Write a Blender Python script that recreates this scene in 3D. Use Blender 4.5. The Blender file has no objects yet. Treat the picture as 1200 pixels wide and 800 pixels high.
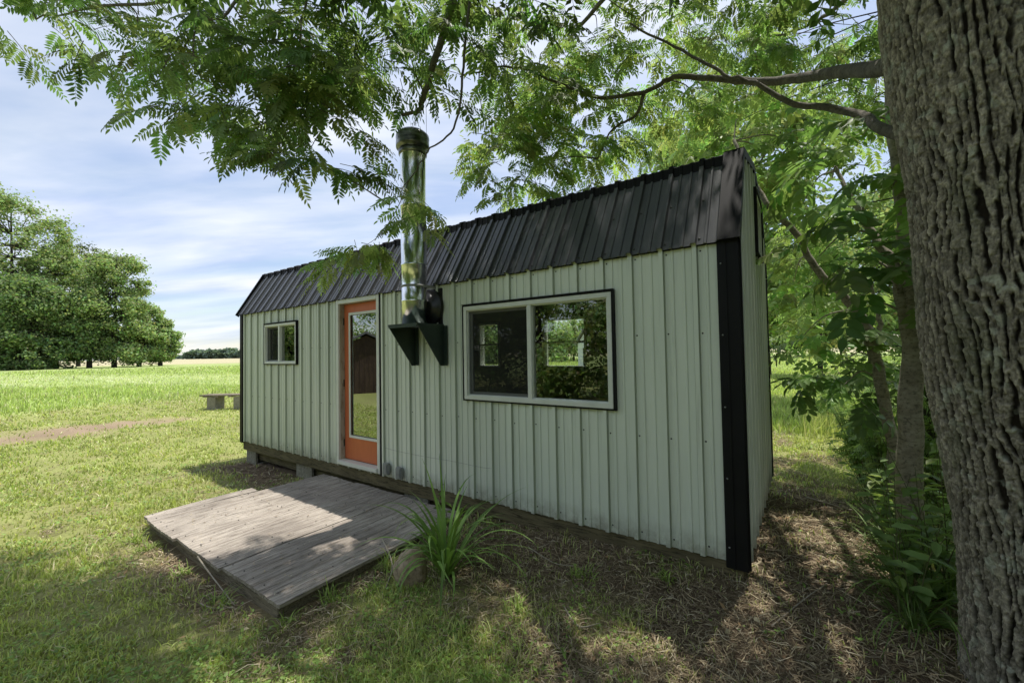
import bpy, math, random
import numpy as np
from mathutils import Vector, Matrix

rng = np.random.default_rng(7)
random.seed(7)
scene = bpy.context.scene
COL = scene.collection
SUN = np.array([.07, .29, 1.0]); SUN /= np.linalg.norm(SUN)

# ------------------------------------------------------------------ camera
F, YAW, PITCH, ROLL = 482.9, -.6147, .0275, -.0174
CAM = np.array([.3404, -3.0859, 1.4052])
FW = np.array([math.sin(YAW)*math.cos(PITCH), math.cos(YAW)*math.cos(PITCH), math.sin(PITCH)])
_r = np.array([math.cos(YAW), -math.sin(YAW), 0]); _u = np.cross(_r, FW)
RT = _r*math.cos(ROLL)+_u*math.sin(ROLL); UP = -_r*math.sin(ROLL)+_u*math.cos(ROLL)
cd = bpy.data.cameras.new('camera'); cam = bpy.data.objects.new('camera', cd); COL.objects.link(cam)
cd.sensor_width = 36; cd.lens = F/1200*36; cd.clip_end = 6000; cd.clip_start = .05
M = Matrix.Identity(4)
for i in range(3):
    M[i][0] = RT[i]; M[i][1] = UP[i]; M[i][2] = -FW[i]; M[i][3] = CAM[i]
cam.matrix_world = M
scene.camera = cam

def at(u, v, d):
    """world point that lies d metres in front of the photographer in direction (u, v)"""
    return CAM + (FW + RT*(u-600)/F - UP*(v-400)/F)*d
def project(P):
    d = P-CAM; z = d@FW
    zz = np.where(z > .05, z, 1e9)
    return 600+F*(d@RT)/zz, 400-F*(d@UP)/zz, z

# ------------------------------------------------------------------ noise
def _h(ix, iy, s):
    n = (ix.astype(np.int64)*374761393 + iy.astype(np.int64)*668265263 + s*974634777) & 0xffffffff
    n = ((n ^ (n >> 13))*1274126177) & 0xffffffff
    return ((n ^ (n >> 16)) & 0xffffff)/float(0xffffff)
def vn(x, y, s=0, per=None):
    x = np.asarray(x, float); y = np.asarray(y, float)
    ix = np.floor(x).astype(np.int64); iy = np.floor(y).astype(np.int64); fx = x-ix; fy = y-iy
    fx = fx*fx*(3-2*fx); fy = fy*fy*(3-2*fy)
    a = ix; b = ix+1
    if per: a = a % per; b = b % per
    return (_h(a, iy, s)*(1-fx)+_h(b, iy, s)*fx)*(1-fy)+(_h(a, iy+1, s)*(1-fx)+_h(b, iy+1, s)*fx)*fy
def fbm(x, y, s=0, o=4):
    t = 0; a = .5; n = 0
    for i in range(o):
        t = t+a*vn(x*2**i, y*2**i, s+i*17); n += a; a *= .5
    return t/n
def sst(a, b, x):
    t = np.clip((x-a)/(b-a), 0, 1); return t*t*(3-2*t)

# ------------------------------------------------------------------ mesh helpers
def mesh_np(name, V, faces, col=None, smooth=False):
    V = np.asarray(V, np.float32).reshape(-1, 3)
    if not isinstance(faces, (list, tuple)): faces = [faces]
    me = bpy.data.meshes.new(name)
    me.vertices.add(len(V)); me.vertices.foreach_set('co', V.ravel())
    idx = np.concatenate([f.ravel() for f in faces]).astype(np.int32)
    tot = np.concatenate([np.full(len(f), f.shape[1]) for f in faces]).astype(np.int32)
    st = np.concatenate([[0], np.cumsum(tot)[:-1]]).astype(np.int32)
    me.loops.add(len(idx)); me.loops.foreach_set('vertex_index', idx)
    me.polygons.add(len(tot)); me.polygons.foreach_set('loop_start', st); me.polygons.foreach_set('loop_total', tot)
    if smooth: me.polygons.foreach_set('use_smooth', np.ones(len(tot), bool))
    me.update(calc_edges=True)
    if col is not None:
        a = me.color_attributes.new('tint', 'FLOAT_COLOR', 'POINT')
        c = np.ones((len(V), 4), np.float32); c[:, :3] = np.asarray(col).reshape(-1, 3) if np.ndim(col) > 1 else np.asarray(col)[:, None]
        a.data.foreach_set('color', c.ravel())
    return me

def link(name, me, mat=None, parent=None):
    o = bpy.data.objects.new(name, me); COL.objects.link(o)
    if mat is not None: me.materials.append(mat)
    if parent is not None: o.parent = parent; o.matrix_parent_inverse = Matrix.Translation(-Vector(parent.location)) if False else Matrix.Identity(4)
    return o

class MB:
    """collects shapes into one mesh; world coordinates"""
    def __init__(s): s.v = []; s.f = []; s.mi = []; s.sm = []
    def add(s, vs, fs, mi=0, sm=False):
        b = len(s.v); s.v += [tuple(map(float, p)) for p in vs]
        for f in fs: s.f.append([b+int(i) for i in f]); s.mi.append(mi); s.sm.append(sm)
        return s
    def box(s, a, b, mi=0, bev=0.0):
        x0, y0, z0 = a; x1, y1, z1 = b
        if x0 > x1: x0, x1 = x1, x0
        if y0 > y1: y0, y1 = y1, y0
        if z0 > z1: z0, z1 = z1, z0
        if bev <= 0:
            vs = [(x, y, z) for z in (z0, z1) for x, y in ((x0, y0), (x1, y0), (x1, y1), (x0, y1))]
            return s.add(vs, [(0, 3, 2, 1), (4, 5, 6, 7), (0, 1, 5, 4), (1, 2, 6, 5), (2, 3, 7, 6), (3, 0, 4, 7)], mi)
        import bmesh
        bm = bmesh.new()
        vv = [bm.verts.new((x, y, z)) for z in (z0, z1) for x, y in ((x0, y0), (x1, y0), (x1, y1), (x0, y1))]
        for f in [(0, 3, 2, 1), (4, 5, 6, 7), (0, 1, 5, 4), (1, 2, 6, 5), (2, 3, 7, 6), (3, 0, 4, 7)]: bm.faces.new([vv[i] for i in f])
        bmesh.ops.bevel(bm, geom=list(bm.edges), offset=bev, segments=2, affect='EDGES')
        bm.verts.index_update()
        s.add([v.co[:] for v in bm.verts], [[v.index for v in f.verts] for f in bm.faces], mi); bm.free(); return s
    def tube(s, pts, rad, n=8, mi=0, cap=True):
        V, Q = tube_np(pts, rad, n)
        s.add(V, Q, mi, True)
        if cap:
            s.add(V[:n][::-1], [list(range(n))], mi); s.add(V[-n:], [list(range(n))], mi)
        return s
    def prism(s, poly, ax, a, b, mi=0):
        """poly in the two other axes, extruded along ax from a to b"""
        n = len(poly); vs = []
        for t in (a, b):
            for p, q in poly:
                c = [p, q]; c.insert(ax, t); vs.append(c)
        fs = [list(range(n))[::-1], list(range(n, 2*n))]+[[i, (i+1) % n, n+(i+1) % n, n+i] for i in range(n)]
        return s.add(vs, fs, mi)
    def lathe(s, c, prof, n=32, mi=0, axis=2):
        vs = []
        for r, z in prof:
            for k in range(n):
                t = 2*math.pi*k/n; p = [r*math.cos(t), r*math.sin(t)]; p.insert(axis, z); vs.append((c[0]+p[0], c[1]+p[1], c[2]+p[2]))
        fs = [[i*n+k, i*n+(k+1) % n, (i+1)*n+(k+1) % n, (i+1)*n+k] for i in range(len(prof)-1) for k in range(n)]
        return s.add(vs, fs, mi, True)
    def build(s, name, mats, parent=None, origin=None):
        me = bpy.data.meshes.new(name)
        off = Vector((0, 0, 0))
        if parent is not None: off = world_of(parent)
        if origin is not None: off = Vector(origin)
        me.from_pydata([(v[0]-off.x, v[1]-off.y, v[2]-off.z) for v in s.v], [], s.f)
        if not isinstance(mats, (list, tuple)): mats = [mats]
        for m in mats: me.materials.append(m)
        me.polygons.foreach_set('material_index', s.mi); me.polygons.foreach_set('use_smooth', s.sm)
        import bmesh
        bm = bmesh.new(); bm.from_mesh(me); bmesh.ops.recalc_face_normals(bm, faces=bm.faces); bm.to_mesh(me); bm.free()
        me.update()
        o = bpy.data.objects.new(name, me); COL.objects.link(o)
        if parent is not None: o.parent = parent
        elif origin is not None: o.location = origin
        return o

def world_of(o):
    v = Vector((0, 0, 0))
    while o is not None: v += Vector(o.location); o = o.parent
    return v

def tube_np(pts, rad, n=8, disp=None):
    P = np.asarray(pts, float); R = np.broadcast_to(np.asarray(rad, float), (len(P),))
    T = np.gradient(P, axis=0); T /= np.linalg.norm(T, axis=1)[:, None]+1e-9
    a = np.array([1., 0, 0]) if abs(T[0][0]) < .8 else np.array([0, 1., 0])
    V = []; x = np.cross(T[0], a); x /= np.linalg.norm(x)
    th = np.linspace(0, 2*math.pi, n, endpoint=False)
    for i in range(len(P)):
        x = x-T[i]*(x@T[i]); x /= np.linalg.norm(x)+1e-9; y = np.cross(T[i], x)
        V.append(P[i]+(np.cos(th)[:, None]*x+np.sin(th)[:, None]*y)*R[i])
    V = np.concatenate(V)
    i = np.arange(len(P)-1)[:, None]*n; k = np.arange(n)[None]; k2 = (k+1) % n
    Q = np.stack([i+k, i+k2, i+n+k2, i+n+k], -1).reshape(-1, 4)
    return V, Q

def smooth_path(pts, m=6):
    P = np.asarray(pts, float)
    P = np.vstack([2*P[0]-P[1], P, 2*P[-1]-P[-2]]); out = []
    for i in range(1, len(P)-2):
        for t in np.linspace(0, 1, m, endpoint=False):
            a, b, c, d = P[i-1], P[i], P[i+1], P[i+2]
            out.append(.5*((2*b)+(-a+c)*t+(2*a-5*b+4*c-d)*t*t+(-a+3*b-3*c+d)*t**3))
    out.append(P[-2]); return np.array(out)

class Tubes:
    def __init__(s): s.V = []; s.Q = []; s.n = 0
    def add(s, pts, rad, n=8):
        V, Q = tube_np(pts, rad, n); s.V.append(V); s.Q.append(Q+s.n); s.n += len(V)
    def build(s, name, mat, parent):
        V = np.concatenate(s.V)-np.array(world_of(parent))
        return link(name, mesh_np(name, V, np.concatenate(s.Q), smooth=True), mat, parent)

def thing(name, loc, label, cat, group=None):
    o = bpy.data.objects.new(name, None); COL.objects.link(o); o.location = loc; o.empty_display_size = .2
    tag(o, label, cat, group); return o
def tag(o, label, cat, group=None, kind=None):
    if label: o['label'] = label
    if cat: o['category'] = cat
    if group: o['group'] = group
    if kind: o['kind'] = kind
    return o

# ------------------------------------------------------------------ materials
def new_mat(name):
    m = bpy.data.materials.new(name); m.use_nodes = True; nt = m.node_tree
    for n in list(nt.nodes): nt.nodes.remove(n)
    out = nt.nodes.new('ShaderNodeOutputMaterial'); return m, nt, out
def N(nt, t, **k):
    n = nt.nodes.new(t)
    for a, b in k.items():
        if a.startswith('i_'): n.inputs[a[2:].replace('_', ' ')].default_value = b
        else: setattr(n, a, b)
    return n
def mixc(nt, fac, a, b, mode='MIX'):
    n = nt.nodes.new('ShaderNodeMix'); n.data_type = 'RGBA'; n.blend_type = mode
    for s, v in ((n.inputs[0], fac), (n.inputs[6], a), (n.inputs[7], b)):
        if hasattr(v, 'is_linked') or isinstance(v, bpy.types.NodeSocket): nt.links.new(v, s)
        else: s.default_value = v if not isinstance(v, tuple) or len(v) == 4 else (*v, 1)
    return n.outputs[2]
def ramp(nt, src, stops):
    r = nt.nodes.new('ShaderNodeValToRGB'); nt.links.new(src, r.inputs[0])
    e = r.color_ramp.elements
    while len(e) < len(stops): e.new(.5)
    for i, (p, c) in enumerate(stops):
        e[i].position = p; e[i].color = (c, c, c, 1) if not isinstance(c, tuple) else (*c, 1)
    return r.outputs[0]
def noise(nt, scale, detail=5, rough=.6, vec=None, stretch=None, dist=0):
    tc = nt.nodes.new('ShaderNodeTexCoord'); v = tc.outputs['Object']
    if stretch:
        mp = nt.nodes.new('ShaderNodeMapping'); mp.inputs['Scale'].default_value = stretch; nt.links.new(v, mp.inputs[0]); v = mp.outputs[0]
    n = N(nt, 'ShaderNodeTexNoise', i_Scale=scale, i_Detail=detail, i_Roughness=rough, i_Distortion=dist); nt.links.new(v, n.inputs['Vector'])
    return n.outputs['Fac']
def bump(nt, h, strength=.3, dist=.01):
    b = N(nt, 'ShaderNodeBump', i_Strength=strength, i_Distance=dist); nt.links.new(h, b.inputs['Height']); return b.outputs[0]

def std_mat(name, c1, c2=None, scale=8, rough=.6, metal=0, bumps=.15, bdist=.004, stretch=None, spec=.5, dark=None, lo=.35, hi=.65, tint=False):
    m, nt, out = new_mat(name); b = nt.nodes.new('ShaderNodeBsdfPrincipled'); nt.links.new(b.outputs[0], out.inputs[0])
    n = noise(nt, scale, stretch=stretch)
    c = mixc(nt, ramp(nt, n, [(lo, 0.), (hi, 1.)]), c1, c2 or tuple(x*.75 for x in c1))
    if dark:
        n2 = noise(nt, scale*3.7, 6, .7, stretch=stretch); c = mixc(nt, ramp(nt, n2, [(.5, 0.), (.72, 1.)]), c, dark)
    if tint:
        a = N(nt, 'ShaderNodeAttribute', attribute_name='tint'); c = mixc(nt, 1., c, a.outputs['Color'], 'MULTIPLY')
    nt.links.new(c, b.inputs['Base Color'])
    b.inputs['Roughness'].default_value = rough; b.inputs['Metallic'].default_value = metal; b.inputs['Specular IOR Level'].default_value = spec
    if bumps: nt.links.new(bump(nt, noise(nt, scale*5, 6, .7, stretch=stretch), bumps, bdist), b.inputs['Normal'])
    return m

def attr_mat(name, rough=.85, bscale=60, bumps=.3, bdist=.01, spec=.2):
    m, nt, out = new_mat(name); b = nt.nodes.new('ShaderNodeBsdfPrincipled'); nt.links.new(b.outputs[0], out.inputs[0])
    a = N(nt, 'ShaderNodeAttribute', attribute_name='tint')
    n = noise(nt, bscale, 6, .75)
    c = mixc(nt, 1., a.outputs['Color'], ramp(nt, n, [(.3, .55), (.7, 1.25)]), 'MULTIPLY')
    nt.links.new(c, b.inputs['Base Color']); b.inputs['Roughness'].default_value = rough; b.inputs['Specular IOR Level'].default_value = spec
    nt.links.new(bump(nt, n, bumps, bdist), b.inputs['Normal']); return m

def leaf_mat(name, trans=.45, rough=.45, gain=1.0, tgain=(1.32, 1.38, .8), spec=.3):
    """diffuse + transmitted light; colour comes from the leaf's own tint"""
    m, nt, out = new_mat(name)
    a = N(nt, 'ShaderNodeAttribute', attribute_name='tint')
    c = mixc(nt, 1., a.outputs['Color'], (gain, gain, gain), 'MULTIPLY')
    b = nt.nodes.new('ShaderNodeBsdfPrincipled'); nt.links.new(c, b.inputs['Base Color'])
    b.inputs['Roughness'].default_value = rough; b.inputs['Specular IOR Level'].default_value = spec
    t = nt.nodes.new('ShaderNodeBsdfTranslucent'); nt.links.new(mixc(nt, 1., c, tgain, 'MULTIPLY'), t.inputs[0])
    mx = nt.nodes.new('ShaderNodeMixShader'); mx.inputs[0].default_value = trans
    nt.links.new(b.outputs[0], mx.inputs[1]); nt.links.new(t.outputs[0], mx.inputs[2]); nt.links.new(mx.outputs[0], out.inputs[0])
    return m

def siding_mat():
    m, nt, out = new_mat('sage_painted_steel'); b = nt.nodes.new('ShaderNodeBsdfPrincipled'); nt.links.new(b.outputs[0], out.inputs[0])
    n = noise(nt, 1.3, 4, .6, stretch=(1, 1, .4))
    c = mixc(nt, ramp(nt, n, [(.3, 0.), (.7, 1.)]), (.76, .80, .70), (.68, .73, .64))
    # weathering low down and thin vertical streaks
    tc = nt.nodes.new('ShaderNodeTexCoord'); sp = nt.nodes.new('ShaderNodeSeparateXYZ'); nt.links.new(tc.outputs['Object'], sp.inputs[0])
    lo = ramp(nt, sp.outputs['Z'], [(0., 1.), (.55, 0.)])
    d = mixc(nt, lo, (0, 0, 0), noise(nt, 14, 6, .8, stretch=(1, 1, .25)), 'MIX')
    c = mixc(nt, ramp(nt, d, [(.3, 0.), (.75, .6)]), c, (.46, .50, .47))
    fx = N(nt, 'ShaderNodeMath', operation='DIVIDE'); nt.links.new(sp.outputs['X'], fx.inputs[0]); fx.inputs[1].default_value = .9144
    fl = N(nt, 'ShaderNodeMath', operation='FLOOR'); nt.links.new(fx.outputs[0], fl.inputs[0])
    wn_ = N(nt, 'ShaderNodeTexWhiteNoise', noise_dimensions='1D'); nt.links.new(fl.outputs[0], wn_.inputs['W'])
    c = mixc(nt, 1., c, ramp(nt, wn_.outputs['Value'], [(0., .90), (1., 1.04)]), 'MULTIPLY')
    bs_ = ramp(nt, sp.outputs['Z'], [(0., 1.), (.16, 0.)]); mb_ = mixc(nt, 1., bs_, ramp(nt, noise(nt, 9, 6, .75), [(.35, 0.), (.7, 1.)]), 'MULTIPLY')
    c = mixc(nt, mb_, c, (.22, .20, .14))
    st = noise(nt, 22, 5, .7, stretch=(1, 1, .05))
    c = mixc(nt, ramp(nt, st, [(.55, 0.), (.8, .35)]), c, (.28, .30, .24))
    nt.links.new(c, b.inputs['Base Color']); b.inputs['Roughness'].default_value = .38; b.inputs['Specular IOR Level'].default_value = .5
    nt.links.new(bump(nt, noise(nt, 3, 3, .5), .12, .02), b.inputs['Normal']); return m

def glass_mat(name, tint, base=.05, mul=2.2):
    m, nt, out = new_mat(name)
    fr = N(nt, 'ShaderNodeFresnel', i_IOR=1.5)
    ma = N(nt, 'ShaderNodeMath', operation='MULTIPLY_ADD', use_clamp=True); nt.links.new(fr.outputs[0], ma.inputs[0]); ma.inputs[1].default_value = mul; ma.inputs[2].default_value = base
    g = nt.nodes.new('ShaderNodeBsdfGlossy'); g.inputs['Roughness'].default_value = .012; g.inputs['Color'].default_value = (.95, 1, .95, 1)
    nt.links.new(bump(nt, noise(nt, 1.2, 1, .3), .03, .02), g.inputs['Normal'])
    t = nt.nodes.new('ShaderNodeBsdfTransparent'); t.inputs[0].default_value = (*tint, 1)
    mx = nt.nodes.new('ShaderNodeMixShader'); nt.links.new(ma.outputs[0], mx.inputs[0]); nt.links.new(t.outputs[0], mx.inputs[1]); nt.links.new(g.outputs[0], mx.inputs[2])
    nt.links.new(mx.outputs[0], out.inputs[0]); return m

def screen_mat():
    m, nt, out = new_mat('insect_screen')
    d = nt.nodes.new('ShaderNodeBsdfDiffuse'); d.inputs[0].default_value = (.035, .035, .033, 1)
    t = nt.nodes.new('ShaderNodeBsdfTransparent'); mx = nt.nodes.new('ShaderNodeMixShader')
    w = N(nt, 'ShaderNodeTexNoise', i_Scale=900., i_Detail=0.); mx.inputs[0].default_value = .58
    nt.links.new(d.outputs[0], mx.inputs[2]); nt.links.new(t.outputs[0], mx.inputs[1]); nt.links.new(mx.outputs[0], out.inputs[0]); nt.nodes.remove(w)
    return m

def wood_mat(name, c1, c2, dark, scale=3., stretch=(14, .8, 14), rough=.85, bs=.6):
    m, nt, out = new_mat(name); b = nt.nodes.new('ShaderNodeBsdfPrincipled'); nt.links.new(b.outputs[0], out.inputs[0])
    n1 = noise(nt, scale, 6, .7, stretch=stretch, dist=.3); n2 = noise(nt, scale*3.3, 5, .8, stretch=stretch)
    n3 = noise(nt, 1.7, 4, .6)
    c = mixc(nt, ramp(nt, n1, [(.35, 0.), (.65, 1.)]), c1, c2)
    c = mixc(nt, ramp(nt, n3, [(.42, 0.), (.68, .7)]), c, tuple(x*.62 for x in c2))
    c = mixc(nt, ramp(nt, n2, [(.50, 0.), (.62, .9)]), c, dark)
    nt.links.new(c, b.inputs['Base Color']); b.inputs['Roughness'].default_value = rough; b.inputs['Specular IOR Level'].default_value = .2
    nt.links.new(bump(nt, n2, bs, .006), b.inputs['Normal']); return m

MT = {}
MT['siding'] = siding_mat()
MT['sidingshade'] = std_mat('sage_steel_rib_shade', (.46, .51, .40), (.34, .38, .30), 3, .45, 0, .1, .003, (1, 1, .2))  # darker sage for the rib flanks: painted shade beside each rib
MT['roof'] = std_mat('black_painted_steel', (.052, .054, .060), (.075, .077, .084), 3, .34, 0, .15, .01, (1, .3, .3), .5, dark=(.09, .09, .09))
MT['trim'] = std_mat('black_trim', (.007, .007, .008), (.011, .011, .012), 4, .6, 0, .05, spec=.2)
MT['white'] = std_mat('white_vinyl', (.74, .75, .70), (.66, .68, .62), 6, .4, 0, .05)
MT['jamb'] = std_mat('weathered_white_jamb', (.55, .53, .44), (.36, .33, .25), 5, .6, 0, .2, .003, (1, 1, .3), dark=(.2, .16, .1))
MT['orange'] = std_mat('orange_door_paint', (.62, .165, .065), (.52, .13, .05), 5, .45, 0, .12, .002, (1, 1, .2))
MT['glass'] = glass_mat('window_glass', (.72, .76, .72))
MT['doorglass'] = glass_mat('door_glass', (.35, .38, .36), .22, 2.2)
MT['screen'] = screen_mat()
MT['wood'] = wood_mat('skid_timber', (.22, .185, .105), (.14, .12, .07), (.035, .03, .02), 2.2, (.8, 10, 10))
MT['deck'] = wood_mat('weathered_deck_plywood', (.60, .535, .455), (.35, .30, .255), (.09, .073, .06), 2.4, (17, .55, 6), bs=1.0)
MT['deckside'] = wood_mat('deck_edge_timber', (.34, .29, .21), (.22, .185, .135), (.03, .025, .02), 3, (1, 8, 12))
MT['concrete'] = std_mat('concrete', (.34, .32, .26), (.24, .22, .17), 9, .9, 0, .8, .01, dark=(.12, .11, .08))
MT['inner'] = std_mat('dark_interior', (.10, .085, .06), (.07, .06, .045), 3, .8, 0, .1)
MT['steel'] = std_mat('polished_stainless', (.93, .94, .95), (.80, .81, .82), 2, .13, 1, .16, .012, (4, 4, .6), lo=.3, hi=.7)
MT['cap'] = std_mat('sooty_stainless', (.40, .40, .39), (.07, .07, .068), 8, .3, 1, .3, .01, (1, 1, 3))
MT['bracket'] = std_mat('dark_green_steel', (.035, .055, .045), (.05, .07, .058), 6, .35, .3, .08)
MT['black'] = std_mat('black_enamel', (.012, .012, .012), (.02, .02, .02), 8, .35, 0, .1)
MT['grey'] = std_mat('grey_plastic', (.30, .31, .30), (.23, .24, .23), 20, .5, 0, .05)
MT['screw'] = std_mat('screw_head', (.06, .06, .05), None, 20, .5, .4, 0)
MT['rock'] = std_mat('sandy_boulder', (.52, .41, .29), (.38, .29, .21), 7, .9, 0, .9, .02, dark=(.12, .09, .065))
MT['bark'] = attr_mat('furrowed_bark', .92, 90, .6, .006)
MT['bark2'] = std_mat('smooth_grey_bark', (.44, .39, .31), (.26, .225, .17), 10, .9, 0, .7, .01, (1, 1, 1.6), dark=(.035, .03, .022))
MT['barkdark'] = std_mat('dark_bark', (.06, .05, .038), (.035, .03, .024), 14, .95, 0, .8, .02, (1, 1, .4))
MT['leaf'] = leaf_mat('walnut_leaf', .55)
MT['leaf2'] = leaf_mat('broad_leaf', .42)
MT['leaffar'] = leaf_mat('far_leaf', .42, .7)
MT['grass'] = leaf_mat('grass_blade', .35, .5, tgain=(1.4, 1.4, .7))
MT['straw'] = leaf_mat('dry_straw', .1, .8, tgain=(1, 1, .9), spec=.1)
MT['soil'] = attr_mat('soil_and_turf', .95, 45, .7, .02, .05)
MT['whitewall'] = std_mat('white_barn_siding', (.72, .74, .76), (.64, .66, .68), 3, .6, 0, .1)
MT['greyroof'] = std_mat('grey_barn_roof', (.20, .20, .22), (.15, .15, .17), 3, .6, 0, .1)
MT['oldwood'] = wood_mat('old_shed_boards', (.13, .09, .07), (.09, .06, .05), (.03, .02, .02), 2, (8, 8, .8))

# ------------------------------------------------------------------ sky and sun
w = bpy.data.worlds.new('World'); scene.world = w; w.use_nodes = True; nt = w.node_tree
for n in list(nt.nodes): nt.nodes.remove(n)
wo = nt.nodes.new('ShaderNodeOutputWorld'); bg = nt.nodes.new('ShaderNodeBackground'); nt.links.new(bg.outputs[0], wo.inputs[0])
sky = nt.nodes.new('ShaderNodeTexSky'); sky.sky_type = 'NISHITA'; sky.sun_disc = False
sky.sun_elevation = math.asin(SUN[2]); sky.sun_rotation = math.atan2(SUN[0], SUN[1]); sky.air_density = 1.2; sky.dust_density = .25; sky.ozone_density = 2
tc = nt.nodes.new('ShaderNodeTexCoord'); sp = nt.nodes.new('ShaderNodeSeparateXYZ'); nt.links.new(tc.outputs['Generated'], sp.inputs[0])
def M_(op, a, b=None, c=None, clamp=False):
    n = N(nt, 'ShaderNodeMath', operation=op, use_clamp=clamp)
    for i, v in enumerate((a, b, c)):
        if v is None: continue
        if isinstance(v, (int, float)): n.inputs[i].default_value = v
        else: nt.links.new(v, n.inputs[i])
    return n.outputs[0]
den = M_('ADD', M_('MAXIMUM', sp.outputs['Z'], 0.), .16)
cx = M_('DIVIDE', sp.outputs['X'], den); cy = M_('DIVIDE', sp.outputs['Y'], den)
# cloud bands run across the view
ca, sa = math.cos(.62), math.sin(.62)
bx = M_('ADD', M_('MULTIPLY', cx, ca*.42), M_('MULTIPLY', cy, sa*.42)); by = M_('ADD', M_('MULTIPLY', cx, -sa*1.25), M_('MULTIPLY', cy, ca*1.25))
cb = nt.nodes.new('ShaderNodeCombineXYZ'); nt.links.new(bx, cb.inputs[0]); nt.links.new(by, cb.inputs[1])
n1 = N(nt, 'ShaderNodeTexNoise', i_Scale=1.15, i_Detail=6., i_Roughness=.52, i_Distortion=.35); nt.links.new(cb.outputs[0], n1.inputs['Vector'])
n2 = N(nt, 'ShaderNodeTexNoise', i_Scale=2.4, i_Detail=5., i_Roughness=.5, i_Distortion=.2); nt.links.new(cb.outputs[0], n2.inputs['Vector'])
cov = ramp(nt, n1.outputs['Fac'], [(.34, 0.), (.58, 1.)])
horiz = ramp(nt, sp.outputs['Z'], [(.0, .55), (.12, .97)])
cov = M_('MULTIPLY', M_('MULTIPLY_ADD', cov, .70, .28), horiz)
SKYK = .15
cloudc = mixc(nt, ramp(nt, n2.outputs['Fac'], [(.32, 0.), (.66, 1.)]), (3.9, 4.7, 6.6), (6.9, 7.15, 7.7))
fin = mixc(nt, cov, sky.outputs[0], cloudc)
nt.links.new(fin, bg.inputs[0]); bg.inputs[1].default_value = SKYK
sl = bpy.data.lights.new('sun', 'SUN'); sl.energy = 5.0; sl.angle = math.radians(.55); sl.color = (1, .955, .88)
so = bpy.data.objects.new('sun', sl); COL.objects.link(so); so.rotation_euler = Vector(SUN).to_track_quat('Z', 'Y').to_euler()
scene.view_settings.view_transform = 'Standard'; scene.view_settings.look = 'None'; scene.view_settings.exposure = 0; scene.view_settings.gamma = 1
scene.cycles.max_bounces = 8; scene.cycles.transparent_max_bounces = 16; scene.cycles.diffuse_bounces = 4; scene.cycles.glossy_bounces = 4
scene.cycles.use_denoising = True

# ------------------------------------------------------------------ ground
def ground_h(x, y):
    x = np.asarray(x, float); y = np.asarray(y, float)
    z = -.31 + .225*np.exp(-((x+.3)/2.8)**2-((y-.6)/1.5)**2) - .05*np.exp(-((x+6.8)/1.5)**2-((y-.2)/1.5)**2)
    z = z + .03*np.exp(-((x-1.5)/1.2)**2-((y+.2)/1.5)**2)
    r = np.hypot(x, y)
    z = z + .5*sst(20, 90, r) + .25*(fbm(x*.05, y*.05, 5, 3)-.5)*sst(12, 60, r)
    z = z + .05*(fbm(x*.9, y*.9, 11, 3)-.5) + .02*(vn(x*5, y*5, 3)-.5)*sst(14, 8, r)
    return z
def seg_d(x, y, a, b):
    a = np.array(a); b = np.array(b); d = b-a; t = np.clip(((x-a[0])*d[0]+(y-a[1])*d[1])/(d@d), 0, 1)
    return np.hypot(x-a[0]-t*d[0], y-a[1]-t*d[1])
def bare_mask(x, y):
    """1 where the turf is worn to brown thatch"""
    n = fbm(x*1.6, y*1.6, 21, 4)-.5
    m = np.zeros_like(x)
    m = np.maximum(m, sst(.55, -.35, seg_d(x, y, (-1.9, -.45), (.4, -.35))-.55+n*1.6))
    m = np.maximum(m, .88*sst(.5, -.35, seg_d(x, y, (-1.5, -1.0), (.9, -1.0))-.38+n*1.8))
    m = np.maximum(m, sst(.5, -.3, seg_d(x, y, (.35, 0), (.45, 2.6))-.55+n*1.2))
    m = np.maximum(m, sst(.35, -.3, seg_d(x, y, (-7.2, -.2), (-5.0, -.3))-.40+n*1.0))
    dx = np.maximum(np.abs(x+3.75)-1.33, 0); dy = np.maximum(np.abs(y+.92)-.90, 0)
    m = np.maximum(m, .9*sst(.42, 0, np.hypot(dx, dy)+n*.9))
    m = np.maximum(m, sst(.3, -.3, np.maximum(np.abs(x+3.7)-3.8, np.abs(y-1.2)-1.3)))
    m = np.maximum(m, .7*sst(.58, .74, fbm(x*1.7, y*1.7, 77, 3))*sst(-9, -4, x))
    return np.clip(m, 0, 1)
def dirt_mask(x, y):
    n = fbm(x*.8, y*.8, 31, 3)-.5
    return sst(.5, -.3, seg_d(x, y, (-13.3, -4.5), (-14.6, .6))*1.0-.55+n*1.8)
def meadow_mask(x, y):
    """1 in the uncut field"""
    n = (fbm(x*.35, y*.35, 41, 3)-.5)*2.4
    # boundary: left field begins west of a line, and the back field north of the cabin
    a = sst(-1, 3., -(x+20.2)-(.25*(y-0))+n+(y > 3)*0)
    b = sst(0, .8, y-6.6-.10*x+n*.5) * sst(-16, -9, x)
    c = sst(0, .7, y-9+n-.5*(x+16)) * sst(-9, -14, x)
    return np.clip(np.maximum(np.maximum(a, b), c), 0, 1)

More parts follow.
